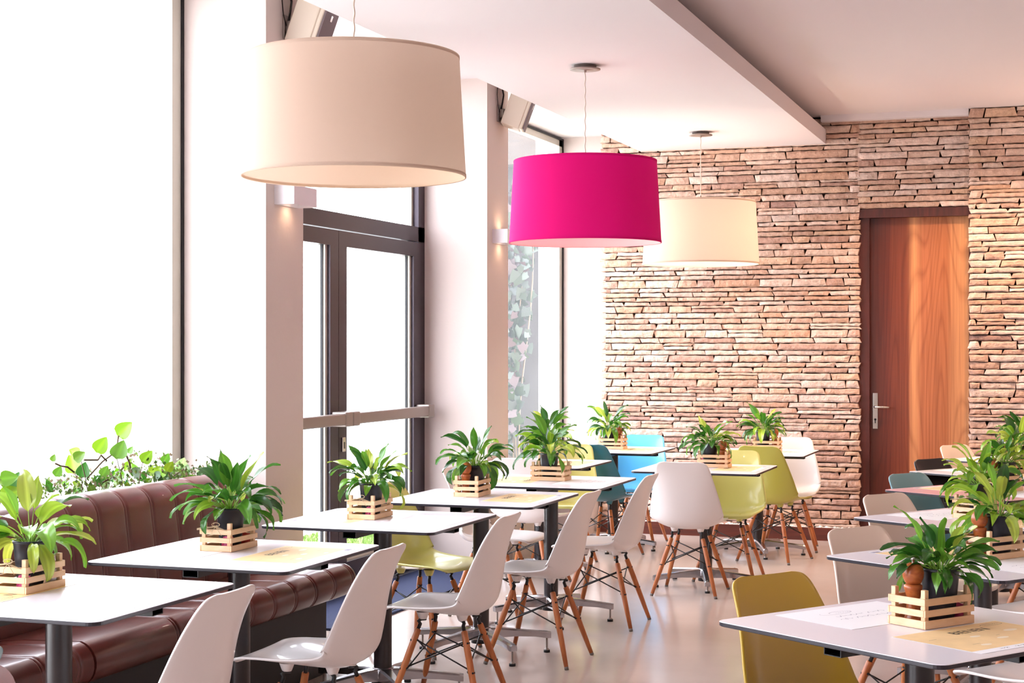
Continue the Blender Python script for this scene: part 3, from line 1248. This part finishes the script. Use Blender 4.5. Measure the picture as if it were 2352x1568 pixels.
def plant(loc, rz, seed, label, light=0.2, size=1.0, n=30):
    n = int(n * 1.4)
    root = thing('potted_plant', label, 'potted plant', loc, rz, 'peace lilies in the crates')
    m = B('pot')
    m.lathe([(0.001, 0), (0.036, 0), (0.041, 0.02), (0.049, 0.10), (0.052, 0.135), (0.0545, 0.137), (0.0545, 0.145), (0.051, 0.145), (0.048, 0.12)], 26)
    m.build('pot', root)
    m = B('soil')
    m.lathe([(0.0495, 0.126), (0.02, 0.130), (0.001, 0.131)], 18)
    m.build('soil', root)
    rnd = random.Random(seed)
    m = MB()
    for i in range(n):
        t = i / n
        az = i * 2.399 + rnd.uniform(-.35, .35)
        ring = rnd.random()
        r0 = rnd.uniform(0, .022)
        if i < n * 0.2:
            el = rnd.uniform(1.2, 1.5); pet = rnd.uniform(.06, .11); dr = rnd.uniform(.3, 1.2)
        elif i < n * 0.65:
            el = rnd.uniform(.85, 1.25); pet = rnd.uniform(.04, .10); dr = rnd.uniform(.8, 1.7)
        else:
            el = rnd.uniform(.45, .85); pet = rnd.uniform(.03, .08); dr = rnd.uniform(1.0, 1.9)
        L = rnd.uniform(.095, .15)
        W = L * rnd.uniform(.17, .235)
        c = rnd.choice(LIGHT if rnd.random() < light else GREENS)
        k = rnd.uniform(.85, 1.2)
        leaf(m, (r0 * math.cos(az), r0 * math.sin(az), .127), az, el, pet * size, L * size, W * size, dr, tuple(x * k for x in c), rnd, rnd.uniform(-.5, .5))
    m.build('foliage', root, True)
    return root


def mill_parts():
    m = B('mill')
    m.lathe([(0.001, 0), (0.025, 0), (0.026, 0.006), (0.022, 0.018), (0.0185, 0.045), (0.0185, 0.07), (0.023, 0.086), (0.0255, 0.094), (0.0255, 0.100), (0.021, 0.104), (0.001, 0.104)], 24)
    body = m.mesh('body')
    m = B('mill')
    m.lathe([(0.001, 0.105), (0.018, 0.105), (0.023, 0.110), (0.0285, 0.124), (0.0295, 0.136), (0.027, 0.148), (0.020, 0.158), (0.010, 0.163), (0.001, 0.164)], 24)
    head = m.mesh('head')
    m = B('chrome')
    m.lathe([(0.004, 0.163), (0.004, 0.168), (0.0075, 0.171), (0.0075, 0.176), (0.004, 0.179), (0.001, 0.18)], 12)
    return body, head, m.mesh('knob')


MB_, MH_, MK_ = mill_parts()


def mill(loc, label):
    r = thing('pepper_mill', label, 'pepper mill', loc, 0, 'wooden pepper mills in the crates')
    inst('body', MB_, r)
    inst('head', MH_, r)
    inst('knob', MK_, r)


def shaker(loc, label):
    r = thing('salt_shaker', label, 'salt shaker', loc, 0, 'glass shakers in the crates')
    m = B('shaker')
    m.lathe([(0.001, 0.0), (0.018, 0.0), (0.0195, 0.004), (0.019, 0.06), (0.015, 0.072), (0.015, 0.076)], 18)
    m.build('jar', r)
    m = B('salt')
    m.lathe([(0.001, 0.003), (0.0165, 0.003), (0.0165, 0.035), (0.001, 0.036)], 16)
    m.build('salt_filling', r)
    m = B('chrome')
    m.lathe([(0.0165, 0.076), (0.0165, 0.088), (0.012, 0.096), (0.001, 0.098)], 18)
    m.build('lid', r)


def sachet(loc, rz, mt, label):
    m = B(mt)
    rows = []
    for i in range(5):
        x = -0.02 + 0.01 * i
        rows.append([(x, -0.006 - 0.002 * math.sin(i), 0.002), (x, -0.001 + .003 * math.sin(i * 2), 0.022 + .003 * math.cos(i)), (x + .002, 0.005, 0.045 + .003 * math.sin(i * 1.7))])
    m.grid(rows, False)
    back = [[(p[0], p[1] + 0.0045, p[2]) for p in r] for r in rows]
    m.grid(back, False, flip=True)
    for a, b in ((rows[0], back[0]), (rows[-1], back[-1])):
        m.grid([a, b], False)
    m.grid([[r[0] for r in rows], [r[0] for r in back]], False)
    m.grid([[r[2] for r in rows], [r[2] for r in back]], False)
    o = m.build('sachet')
    o.location = loc
    o.rotation_euler = (0, 0, rz)
    tag(o, label, 'sachet', 'coloured sachets in the crates')


# key: crate offset in table frame (x,y), crate rotation extra, seed, light, size, leaves, twine, contents
CR = {
    'T1': ((-.150, .055), 0, 21, .75, 1.12, 24, 1, 'SP'),
    'T2': ((-.095, .095), 0, 22, .12, 1.15, 40, 1, 'PR'),
    'T3': ((-.085, .055), 0, 23, .25, 1.0, 30, 1, 'P'),
    'T4': ((-.075, .075), 2, 24, .25, 1.15, 32, 0, 'M'),
    'T5': ((-.02, .06), 90, 25, .3, 1.15, 32, 1, ''),
    'T6': ((.02, .10), 20, 34, .2, 1.1, 30, 0, ''),
    'T7': ((-.02, .06), 90, 26, .35, 1.05, 32, 0, 'M'),
    'T8': ((.03, .12), 90, 27, .15, 1.0, 34, 0, 'MP'),
    'T9': ((.06, .06), 92, 28, .3, 1.05, 34, 0, 'M'),
    'R1': ((-.01, .06), -1, 29, .12, .90, 34, 0, 'MP'),
    'R2': ((.0, .07), 0, 30, .85, 1.05, 28, 0, 'M'),
    'R3': ((-.04, .05), 0, 31, .8, 1.02, 30, 1, ''),
    'R4': ((.03, .05), 0, 32, .35, 1.05, 30, 0, 'M'),
    'R5': ((.05, .05), 0, 33, .5, 1.12, 28, 0, 'M'),
    'R6': ((-.03, .05), 0, 35, .15, 1.1, 26, 0, ''),
}
for k, (off, rot, seed, light, size, n, tw, con) in CR.items():
    c, z, a, ba, ph = TB[k]
    Mx = Matrix.Translation((c[0], c[1], z + 0.0012)) @ Matrix.Rotation(R(a), 4, 'Z') @ Matrix.Translation((off[0], off[1], 0)) @ Matrix.Rotation(R(rot), 4, 'Z')
    o = Mx.to_translation()
    rz = R(a + rot)
    r = thing('crate', 'small slatted wooden crate on ' + ph, 'crate', o, rz, 'slatted crates on the tables')
    inst('slats', SL, r)
    for sx in (-1, 1):
        for sy in (-1, 1):
            inst('corner_post', PO, r, (sx * (CW - .0108), sy * (CL - .0108), 0))
    inst('floor_board', FB, r)
    if tw:
        inst('twine_bow', TW, r)
    P = lambda x, y: tuple(Mx @ Vector((x, y, 0.0062)))
    px = .004 if 'M' in con else 0
    py = .032 if 'M' in con else (.012 if con else 0.01)
    plant(P(px, py), rz, seed, 'leafy green peace lily in black pot on ' + ph, light, size, n)
    if 'M' in con:
        mill(P(-.016 if k[0] == 'R' or k == 'T4' else -.01, -.055), 'round-headed wooden pepper mill on ' + ph)
    if 'S' in con:
        shaker(P(.036, .068), 'glass salt shaker with metal lid on ' + ph)
    if 'P' in con:
        sachet(P(.030 if 'M' not in con else .036, -.07 if 'M' not in con else .078), rz + (0 if 'M' not in con else 0.5), 'pinkfoil', 'pink sachet low in the crate on ' + ph)
    if 'R' in con:
        sachet(P(.030, .075), rz + .4, 'redfoil', 'red sachet low in the crate on ' + ph)


# ------------------------------------------------------------------ chairs (local: faces +y, origin on the floor)
PROF = [  # y, z, half width, edge lift
    (.259, .420, .118, .0), (.257, .425, .150, .001), (.249, .434, .176, .003), (.232, .440, .190, .006), (.20, .441, .198, .011), (.15, .437, .204, .018),
    (.08, .428, .209, .028), (.0, .420, .214, .040), (-.08, .414, .220, .056), (-.13, .418, .224, .070), (-.165, .436, .226, .080), (-.188, .470, .225, .082),
    (-.200, .52, .219, .074), (-.209, .58, .209, .061), (-.220, .65, .193, .045), (-.236, .72, .177, .030), (-.254, .775, .166, .018), (-.264, .802, .158, .011),
    (-.270, .818, .145, .007), (-.2735, .826, .126, .004), (-.275, .829, .100, .003)]


def shell_mesh(mt):
    P = cr(PROF, 61)
    nt = 18
    top = []
    for i, (y, z, wd, e) in enumerate(P):
        a, b = P[max(i - 1, 0)], P[min(i + 1, len(P) - 1)]
        t = Vector((0, b[0] - a[0], b[1] - a[1])).normalized()
        nrm = Vector((0, -t.z, t.y))
        nrm = -nrm if nrm.z < -0.2 or (abs(nrm.z) <= 0.2 and nrm.y < 0) else nrm
        row = []
        for j in range(nt + 1):
            q = -1 + 2 * j / nt
            q = math.sin(q * PI / 2) * 0.35 + q * 0.65
            row.append(Vector((wd * q, y, z)) + nrm * e * abs(q) ** 2.6)
        top.append(row)
    nr = len(top)
    bot = []
    for i in range(nr):
        row = []
        for j in range(nt + 1):
            du = top[i][min(j + 1, nt)] - top[i][max(j - 1, 0)]
            dv = top[min(i + 1, nr - 1)][j] - top[max(i - 1, 0)][j]
            n = du.cross(dv).normalized()
            row.append(top[i][j] - n * (0.009 if n.dot(Vector((0, 0.7, 0.7))) > 0 else -0.009))
        bot.append(row)
    m = MB().mat(mt)
    m.grid(top, True)
    m.grid(bot, True, flip=True)
    ring = lambda g: [g[0][j] for j in range(nt + 1)] + [g[i][nt] for i in range(1, nr)] + [g[nr - 1][j] for j in range(nt - 1, -1, -1)] + [g[i][0] for i in range(nr - 2, 0, -1)]
    a, b = ring(top), ring(bot)
    mid = []
    cen = Vector((0, -.05, .5))
    for p, q in zip(a, b):
        c = (p + q) / 2
        d = Vector((c.x, 0, 0))
        mid.append(c + (d.normalized() * .002 if d.length > 1e-5 else d))
    m.grid([b, mid, a], True, True)
    for sx in (-1, 1):              # moulded mounting bosses under the seat
        for sy in (-1, 1):
            m.lathe([(0.016, .388), (0.019, .394), (0.028, .418)], 14, (sx * .082, sy * .088, 0))
            m.add([(sx * .082 + .016 * math.cos(t), sy * .088 + .016 * math.sin(t), .388) for t in [i * PI / 7 for i in range(14)]], [tuple(range(14))[::-1]], False)
    bm = bmesh.new()
    me = m.mesh('shell')
    bm.from_mesh(me)
    bmesh.ops.remove_doubles(bm, verts=bm.verts, dist=1e-5)
    bmesh.ops.recalc_face_normals(bm, faces=bm.faces)
    bm.to_mesh(me)
    bm.free()
    return me


SHM = {k: shell_mesh(v) for k, v in SHELL.items()}
FX, FY, TX = .200, .207, .098


def leg_pt(sx, sy, t):
    a = Vector((sx * TX, sy * (TX + .004), .348))
    b = Vector((sx * FX, sy * FY, 0.0))
    return a.lerp(b, t)


def chair_meshes():
    legs, caps = {}, {}
    for sx in (-1, 1):
        for sy in (-1, 1):
            m = B('legwood')
            ts = [0, .01, .3, .6, .965]
            m.tube([leg_pt(sx, sy, t) for t in ts], [.0115, .0135, .0145, .0135, .0105], 12)
            legs[sx, sy] = m.mesh('leg')
            m = B('footcap')
            m.tube([leg_pt(sx, sy, .963), leg_pt(sx, sy, .999)], [.0108, .0102], 12)
            caps[sx, sy] = m.mesh('foot_cap')
    m = B('blackmetal')
    for sx in (-1, 1):
        for sy in (-1, 1):
            t0, t1 = leg_pt(sx, sy, -.06), leg_pt(sx, sy, .10)
            m.tube([(sx * .070, sy * .080, .388), (sx * .088, sy * .094, .388), (sx * .0965, sy * .101, .380), t0, leg_pt(sx, sy, .03)], [.009, .0085, .008, .008, .008], 8)
            d = Vector((sx, sy, 0)).normalized()
            for t in (.13, .46):    # bolt heads through the leg
                c = leg_pt(sx, sy, t)
                m.tube([c - d * .0162, c + d * .0162], .0048, 8)
                m.tube([c - Vector((0, sy, 0)) * .0155, c + Vector((0, sy, 0)) * .0155], .0048, 8)
    pairs = [((-1, -1), (1, -1)), ((-1, 1), (1, 1)), ((-1, -1), (-1, 1)), ((1, -1), (1, 1))]
    for a, b in pairs:
        for p, q in ((a, b), (b, a)):
            s = leg_pt(*p, .13)
            e = leg_pt(*q, .46)
            inn = Vector((-(p[0] + q[0]) / 2, -(p[1] + q[1]) / 2, 0)) * .016
            if inn.length < 1e-6:
                inn = Vector((0, 0, 0))
            m.tube([s + inn, e + inn], .0034, 6)
    return legs, caps, m.mesh('wire_brace')


LEGS, CAPS, BRACE = chair_meshes()


def chair(color, x, y, ang, label):
    r = thing('dining_chair', label, 'chair', (x, y, 0), R(ang - 90), 'moulded shell chairs with wooden dowel legs')
    inst('seat_shell', SHM[color], r)
    for k in LEGS:
        l = inst('leg', LEGS[k], r)
        inst('foot_cap', CAPS[k], l)
    inst('wire_brace', BRACE, r)
    return r


for a in (
    ('slate', -2.665, 3.065, 180, 'blue-grey chair only just showing at the lower left edge'),
    ('white', -2.56, 4.12, 181, 'nearest white chair, cut off by the bottom edge, at the lower-left table'),
    ('white', -2.53, 5.19, 181, 'second white chair from the front in the window row'),
    ('white', -2.495, 6.36, 181, 'third white chair from the front in the window row'),
    ('white', -2.47, 7.50, 179, 'fourth white chair from the front in the window row'),
    ('white', -2.455, 8.60, 180, 'farthest white chair of the window row, facing the windows'),
    ('pale', -3.10, 7.56, -14, 'yellow-green chair on the window side, before the glass door'),
    ('white', -3.14, 8.73, 0, 'white chair on the window side, back against the second pillar'),
    ('white', -3.30, 9.84, 88, 'white chair seen from behind at the table under the far window'),
    ('pale', -3.38, 10.80, -84, 'pale yellow chair on the far side of the far-window table'),
    ('teal', -3.235, 11.37, 76, 'dark teal chair at the corner table, seen from behind'),
    ('blue', -3.22, 12.17, -90, 'light blue chair in the far corner before the stone wall'),
    ('white', -2.255, 9.85, 91, 'white chair seen straight from behind in the middle aisle'),
    ('pale', -2.15, 10.52, -88, 'pale green chair facing the camera behind the middle table'),
    ('olive', -2.03, 11.55, 76, 'olive green chair seen from behind near the stone wall'),
    ('white', -2.03, 12.22, -82, 'white chair against the stone wall behind the olive chair'),
    ('mustard', -0.67, 4.79, -36, 'mustard yellow chair at the nearest right-hand table'),
    ('cream', -0.584, 6.187, -36, 'nearer of the two large cream chairs in the right row'),
    ('cream', -0.631, 7.68, -34, 'second cream chair in the right row, before the slate one'),
    ('slate', -0.652, 8.987, -34, 'slate blue chair behind the pink-topped table'),
    ('black', -0.628, 10.204, -34, 'black chair in front of the wooden door'),
    ('cream', -0.588, 11.727, -34, 'farthest cream chair, small, right in front of the wooden door'),
    ('white', -0.08, 5.62, 145, 'white chair cut by the right edge, front lip under the second right-hand table'),
    ('white', -0.10, 7.00, 145, 'white chair cut by the right edge behind the nearest table'),
    ('pale', -0.12, 8.62, 145, 'yellow-green chair barely showing at the right edge'),
):
    chair(*a)


# ------------------------------------------------------------------ pendant lamps
def pendant(x, y, zb, key, label):
    r = thing('pendant_lamp', label, 'lamp', (x, y, 3.14), 0, 'drum pendants under the lowered ceiling')
    R0, R1, h = .436, .410, .465
    b = zb - 3.14
    m = B(key)
    m.lathe([(R0, b), (R1, b + h)], 96)
    sh = m.build('shade', r)
    for rr, z in ((R0, b), (R1, b + h)):
        m = B(key)
        m.lathe([(rr - .004, z - .003), (rr + .0012, z - .003), (rr + .0016, z + .004), (rr + .0008, z + .010)] if z == b else [(rr + .0008, z - .010), (rr + .0016, z - .004), (rr + .0012, z + .003), (rr - .004, z + .003)], 96)
        m.build('shade_binding', sh)
    m = B('steel')
    for k in range(3):
        t = 2 * PI * k / 3 + .4
        m.tube([(.015 * math.cos(t), .015 * math.sin(t), b + h - .03), ((R1 - .004) * math.cos(t), (R1 - .004) * math.sin(t), b + h - .012)], .0025, 6)
    m.tube([(0, 0, b + h - .13), (0, 0, b + h + .05)], .006, 10)
    m.build('spider_frame', r)
    m = B('bulb')
    m.lathe([(.001, b + h - .22), (.025, b + h - .205), (.034, b + h - .18), (.026, b + h - .15), (.013, b + h - .13)], 16)
    m.build('bulb', r)
    m = B('cord')
    pts = [(.002 * math.sin(i * 1.1), .002 * math.cos(i * 1.1), b + h + .04 + (-.018 - b - h - .04) * i / 40) for i in range(41)]
    m.tube(pts, .0035, 6)
    m.build('cord', r)
    m = B('steel')
    m.lathe([(.001, -.040), (.008, -.040), (.008, -.028), (.06, -.027), (.088, -.026), (.088, -.021), (.064, -.020), (.064, 0), (.001, 0)], 40)
    m.build('canopy', r)
    return r


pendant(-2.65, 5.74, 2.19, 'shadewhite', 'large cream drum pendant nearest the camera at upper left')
pendant(-2.65, 8.885, 2.124, 'shadepink', 'hot pink drum pendant lamp in the middle')
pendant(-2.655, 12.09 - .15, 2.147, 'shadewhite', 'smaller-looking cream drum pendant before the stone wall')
for (x, y, z, e) in ((-2.65, 5.74, 2.36, 1.0), (-2.65, 8.885, 2.30, 3), (-2.655, 11.94, 2.36, 15)):
    lamp('pendant_bulb_light', 'POINT', (x, y, z), e, (1, .84, .70), size=.035)


# ------------------------------------------------------------------ wall sconces and loudspeakers
def sconce(y, label):
    r = thing('wall_sconce', label, 'wall lamp', (XP, y, 2.24), 0, 'box sconces on the pillars')
    m = B('whitemetal')
    t = .006
    m.box(0, t, 0, .255, 0, .095)
    m.box(.11 - t, .11, 0, .255, 0, .095)
    m.box(t, .11 - t, 0, t, 0, .095)
    m.box(t, .11 - t, .255 - t, .255, 0, .095)
    m.build('housing', r)
    m = B('bulb')
    m.tube([(.055, .10, .048), (.055, .16, .048)], .011, 10)
    m.build('lamp_tube', r)
    for dz in (.012, .083):
        lamp('sconce_light', 'SPOT', (XP + .055, y + .13, 2.24 + dz), 1.0, (1, .66, .42), (0 if dz < .05 else PI, 0, 0), .03, spot=165)


sconce(7.239, 'white box wall lamp on the first pillar, under the big cream pendant')
sconce(10.445, 'white box wall lamp on the second pillar, beside the pink pendant')


def speaker(y, zc, yaw, label):
    r = thing('loudspeaker', label, 'loudspeaker', (XP, y, zc), 0, 'loudspeakers on the pillars')
    m = B('steel')
    m.rbox(0, .012, -.035, .035, -.065, .055, .003, 2)
    m.tube([(.01, 0, 0), (.06, .012, .0), (.11, .03, .01)], [.014, .012, .012], 10)
    m.lathe([(.02, -.03), (.026, -.02), (.026, .02), (.02, .03)], 14, (.03, 0, -.005))
    m.build('bracket', r)
    Mx = Matrix.Translation((.14, .05, .03)) @ Matrix.Rotation(R(yaw), 4, 'Z') @ Matrix.Rotation(R(20), 4, 'Y')
    m = B('whiteplastic')
    m.rbox(-.085, .05, -.10, .10, -.145, .145, .012, 3, Mx)
    m.rbox(.045, .072, -.094, .094, -.139, .139, .010, 3, Mx)
    cab = m.build('cabinet', r)
    m = B('grille')
    m.rbox(.070, .082, -.088, .088, -.133, .133, .004, 2, Mx)
    g = m.build('grille', r)
    m = B('chrome')
    m.box(.082, .084, -.012, .012, .02, .05, Mx)
    m.build('badge', g)
    m = B('cable')
    m.tube([(.02, -.005, .02), (.035, -.015, .07), (.045, -.02, .12), (.03, -.02, .19)], .006, 8)
    m.tube([(.02, -.02, .19), (-.0 + .012, -.05, .17), (.012, -.06, .12), (.012, -.045, .05), (.015, -.02, .0)], .003, 6)
    m.build('cable', r)


speaker(7.36, 3.15, 6, 'white loudspeaker high on the first pillar above the cream pendant')
speaker(10.57, 3.15, 15, 'white loudspeaker high on the second pillar left of the pink pendant')

# ------------------------------------------------------------------ door mat
m = B('weave')
m.rbox(-.27, .27, -1.2, 1.2, 0, .014, .005, 2)
o = m.build('door_mat')
o.location = (-3.94, 9.08, 0.0)
tag(o, 'dark blue ribbed door mat inside the glass door', 'door mat')


# ------------------------------------------------------------------ planter behind the banquette
def trough(y0, y1, label):
    m = B('trough')
    x0, x1, z0, z1, t = -4.18, -3.92, .625, .86, .012
    m.box(x0, x1, y0, y1, z0, z0 + t)
    m.box(x0, x0 + t, y0, y1, z0 + t, z1)
    m.box(x1 - t, x1, y0, y1, z0 + t, z1)
    m.box(x0 + t, x1 - t, y0, y0 + t, z0 + t, z1)
    m.box(x0 + t, x1 - t, y1 - t, y1, z0 + t, z1)
    m.mat(M['soil'])
    m.box(x0 + t, x1 - t, y0 + t, y1 - t, z0 + t, z1 - .03)
    tag(m.build('planter_trough'), label, 'planter', 'grey planters on the window ledge')


trough(5.42, 7.08, 'grey planter trough behind the banquette with trailing pothos')
trough(4.38, 5.25, 'grey planter trough at the left edge behind the banquette')

CAMF = Vector((-math.sin(R(19.2)), math.cos(R(19.2)), 0))
CAMR = Vector((math.cos(R(19.2)), math.sin(R(19.2)), 0))


def heart(m, c, s, tilt, yaw, spin, colr, petiole_to=None, rnd=random):
    """heart-shaped pothos leaf, hinged at its base, facing the room."""
    Mx = Matrix.Translation(c) @ Matrix.Rotation(yaw, 4, 'Z') @ Matrix.Rotation(tilt, 4, 'X') @ Matrix.Rotation(spin, 4, 'Y')
    rows, cols = [], []
    n = 9
    for i in range(n + 1):
        t = i / n
        wd = 0.50 * math.sin(PI * min(1, t ** .62)) ** .75 * (1 - .22 * t)
        row = []
        for j in range(-3, 4):
            q = j / 3
            notch = -.10 * abs(q) * (1 - t) ** 3
            row.append(Mx @ (Vector((wd * q, -.10 * abs(q) ** 1.4 * wd * 2 + .10 * math.sin(t * 2.4), t + notch)) * s))
            cols.append(tuple(min(1, x * (1.35 if j == 0 else 1)) for x in colr))
        rows.append(row)
    m.mat(M['leaf'])
    m.grid(rows, True, False, False, cols)
    if petiole_to is not None:
        m.mat(M['vine'])
        a = Vector(c)
        b = Vector(petiole_to)
        mid = (a + b) / 2 + Vector((0, 0, .02))
        m.tube([b, mid, a], [.003, .0025, .002], 5)


def px(u, v, x):
    ray = CAMF + CAMR * ((u - 1176) / 3710) + Vector((0, 0, (795 - v) / 3710))
    return Vector((0, 0, 1.53)) + ray * (x / ray.x)


def pothos():
    root = thing('pothos_plant', 'trailing pothos with heart-shaped leaves in the planter behind the banquette', 'plant', (-4.05, 6.2, .84))
    base = Vector((-4.05, 6.2, .84))
    rnd = random.Random(12)
    m = MB()
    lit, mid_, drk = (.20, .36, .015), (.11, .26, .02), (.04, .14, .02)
    # leaf base pixel, tip pixel direction (spin deg: 0 = tip up, + = tip to the right), size m, colour
    L = [((272, 998), (308, 976), .085, lit), ((223, 1036), (250, 1009), .075, lit), ((268, 1050), (285, 1019), .085, mid_), ((182, 1043), (151, 1040), .055, lit),
         ((172, 1054), (201, 1040), .055, mid_), ((120, 1058), (130, 1042), .03, mid_), ((172, 1082), (150, 1058), .08, lit), ((188, 1094), (198, 1070), .065, drk),
         ((128, 1092), (142, 1076), .045, mid_), ((328, 1060), (351, 1040), .065, lit), ((376, 1062), (386, 1050), .05, mid_), ((343, 1084), (368, 1074), .06, lit),
         ((383, 1080), (398, 1064), .05, lit), ((305, 1092), (322, 1076), .05, drk), ((412, 1084), (426, 1056), .075, (.42, .56, .22)), ((288, 1078), (300, 1062), .05, lit),
         ((235, 1092), (245, 1080), .05, mid_), ((218, 1110), (235, 1100), .055, drk), ((232, 1042), (236, 1030), .035, lit), ((296, 1040), (304, 1030), .035, mid_)]
    for (bu, bv), (tu, tv), s, c in L:
        X = -4.0 - rnd.uniform(-.04, .05)
        p = px(bu, bv, X)
        q = px(tu, tv, X)
        spin = math.atan2((q - p).dot(CAMR), (q - p).z)
        ground = Vector((p.x, p.y + rnd.uniform(-.1, .1), .85))
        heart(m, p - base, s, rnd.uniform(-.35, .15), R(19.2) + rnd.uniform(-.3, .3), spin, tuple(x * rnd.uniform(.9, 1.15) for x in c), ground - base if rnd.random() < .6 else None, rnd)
    for i in range(60):
        y = rnd.uniform(5.45, 7.02)
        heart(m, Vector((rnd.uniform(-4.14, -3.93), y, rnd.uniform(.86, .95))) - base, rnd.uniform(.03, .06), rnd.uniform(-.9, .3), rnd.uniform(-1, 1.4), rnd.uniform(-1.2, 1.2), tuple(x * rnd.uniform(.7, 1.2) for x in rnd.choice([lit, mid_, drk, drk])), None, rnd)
    m.build('foliage', root, True)
    m = B('vine')
    for P_ in ([(200, 1098), (235, 1060), (267, 1037), (272, 1000)], [(267, 1037), (290, 1046), (297, 1062), (302, 1085)], [(245, 1058), (232, 1045), (225, 1056), (193, 1056)],
               [(235, 1108), (262, 1094), (284, 1072)], [(430, 1092), (425, 1074), (415, 1082), (400, 1092)], [(127, 1064), (140, 1070), (155, 1072), (170, 1084)]):
        m.tube([px(u, v, -3.99) - base for u, v in P_], .0042, 6)
    m.build('vine', root)
    # small-leaved creeper filling the trough
    root = thing('creeping_fig', 'tiny-leaved creeping plant filling the planter under the pothos', 'plant', (-4.05, 6.2, .84))
    m = MB().mat(M['leaf'])
    for i in range(2200):
        y = rnd.uniform(5.44, 7.05)
        hgt = .08 + .09 * max(0, 1 - abs(y - 6.35) / .55) + .02 * math.sin(y * 9)
        p = Vector((rnd.uniform(-4.15, -3.915), y, .84 + rnd.random() ** 1.3 * (hgt + .03))) - base
        s = rnd.uniform(.008, .02)
        Mx = Matrix.Translation(p) @ Matrix.Rotation(rnd.uniform(0, 6.28), 4, 'Z') @ Matrix.Rotation(rnd.uniform(-1.2, 1.2), 4, 'X')
        c = rnd.choice([(.10, .17, .03), (.16, .24, .05), (.05, .10, .02), (.22, .16, .10)])
        m.add([Mx @ (Vector(q) * s) for q in ((0, 0, 0), (.5, .1, .5), (0, .2, 1.2), (-.5, .1, .5))], [(0, 1, 2, 3)], False, [c] * 4)
    m.build('foliage', root, True)
    root = thing('pothos_plant', 'pothos leaves at the left edge behind the first table plant', 'plant', (-4.05, 4.9, .84))
    base = Vector((-4.05, 4.9, .84))
    m = MB()
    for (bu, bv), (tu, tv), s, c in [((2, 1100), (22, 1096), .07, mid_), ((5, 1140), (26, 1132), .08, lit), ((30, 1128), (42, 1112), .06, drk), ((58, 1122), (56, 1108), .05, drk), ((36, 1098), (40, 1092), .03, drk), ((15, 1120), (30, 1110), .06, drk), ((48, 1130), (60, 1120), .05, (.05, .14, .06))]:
        X = -4.0
        p, q = px(bu, bv, X), px(tu, tv, X)
        heart(m, p - base, s, rnd.uniform(-.6, 0), R(19.2), math.atan2((q - p).dot(CAMR), (q - p).z), c, Vector((0, p.y - base.y, 0)), rnd)
    for i in range(40):
        heart(m, Vector((rnd.uniform(-4.14, -3.95), rnd.uniform(4.2, 5.2), rnd.uniform(.86, .96))) - base, rnd.uniform(.03, .06), rnd.uniform(-.9, .3), rnd.uniform(-1, 1.4), rnd.uniform(-1.2, 1.2), rnd.choice([mid_, drk, drk]), None, rnd)
    m.build('foliage', root, True)


pothos()
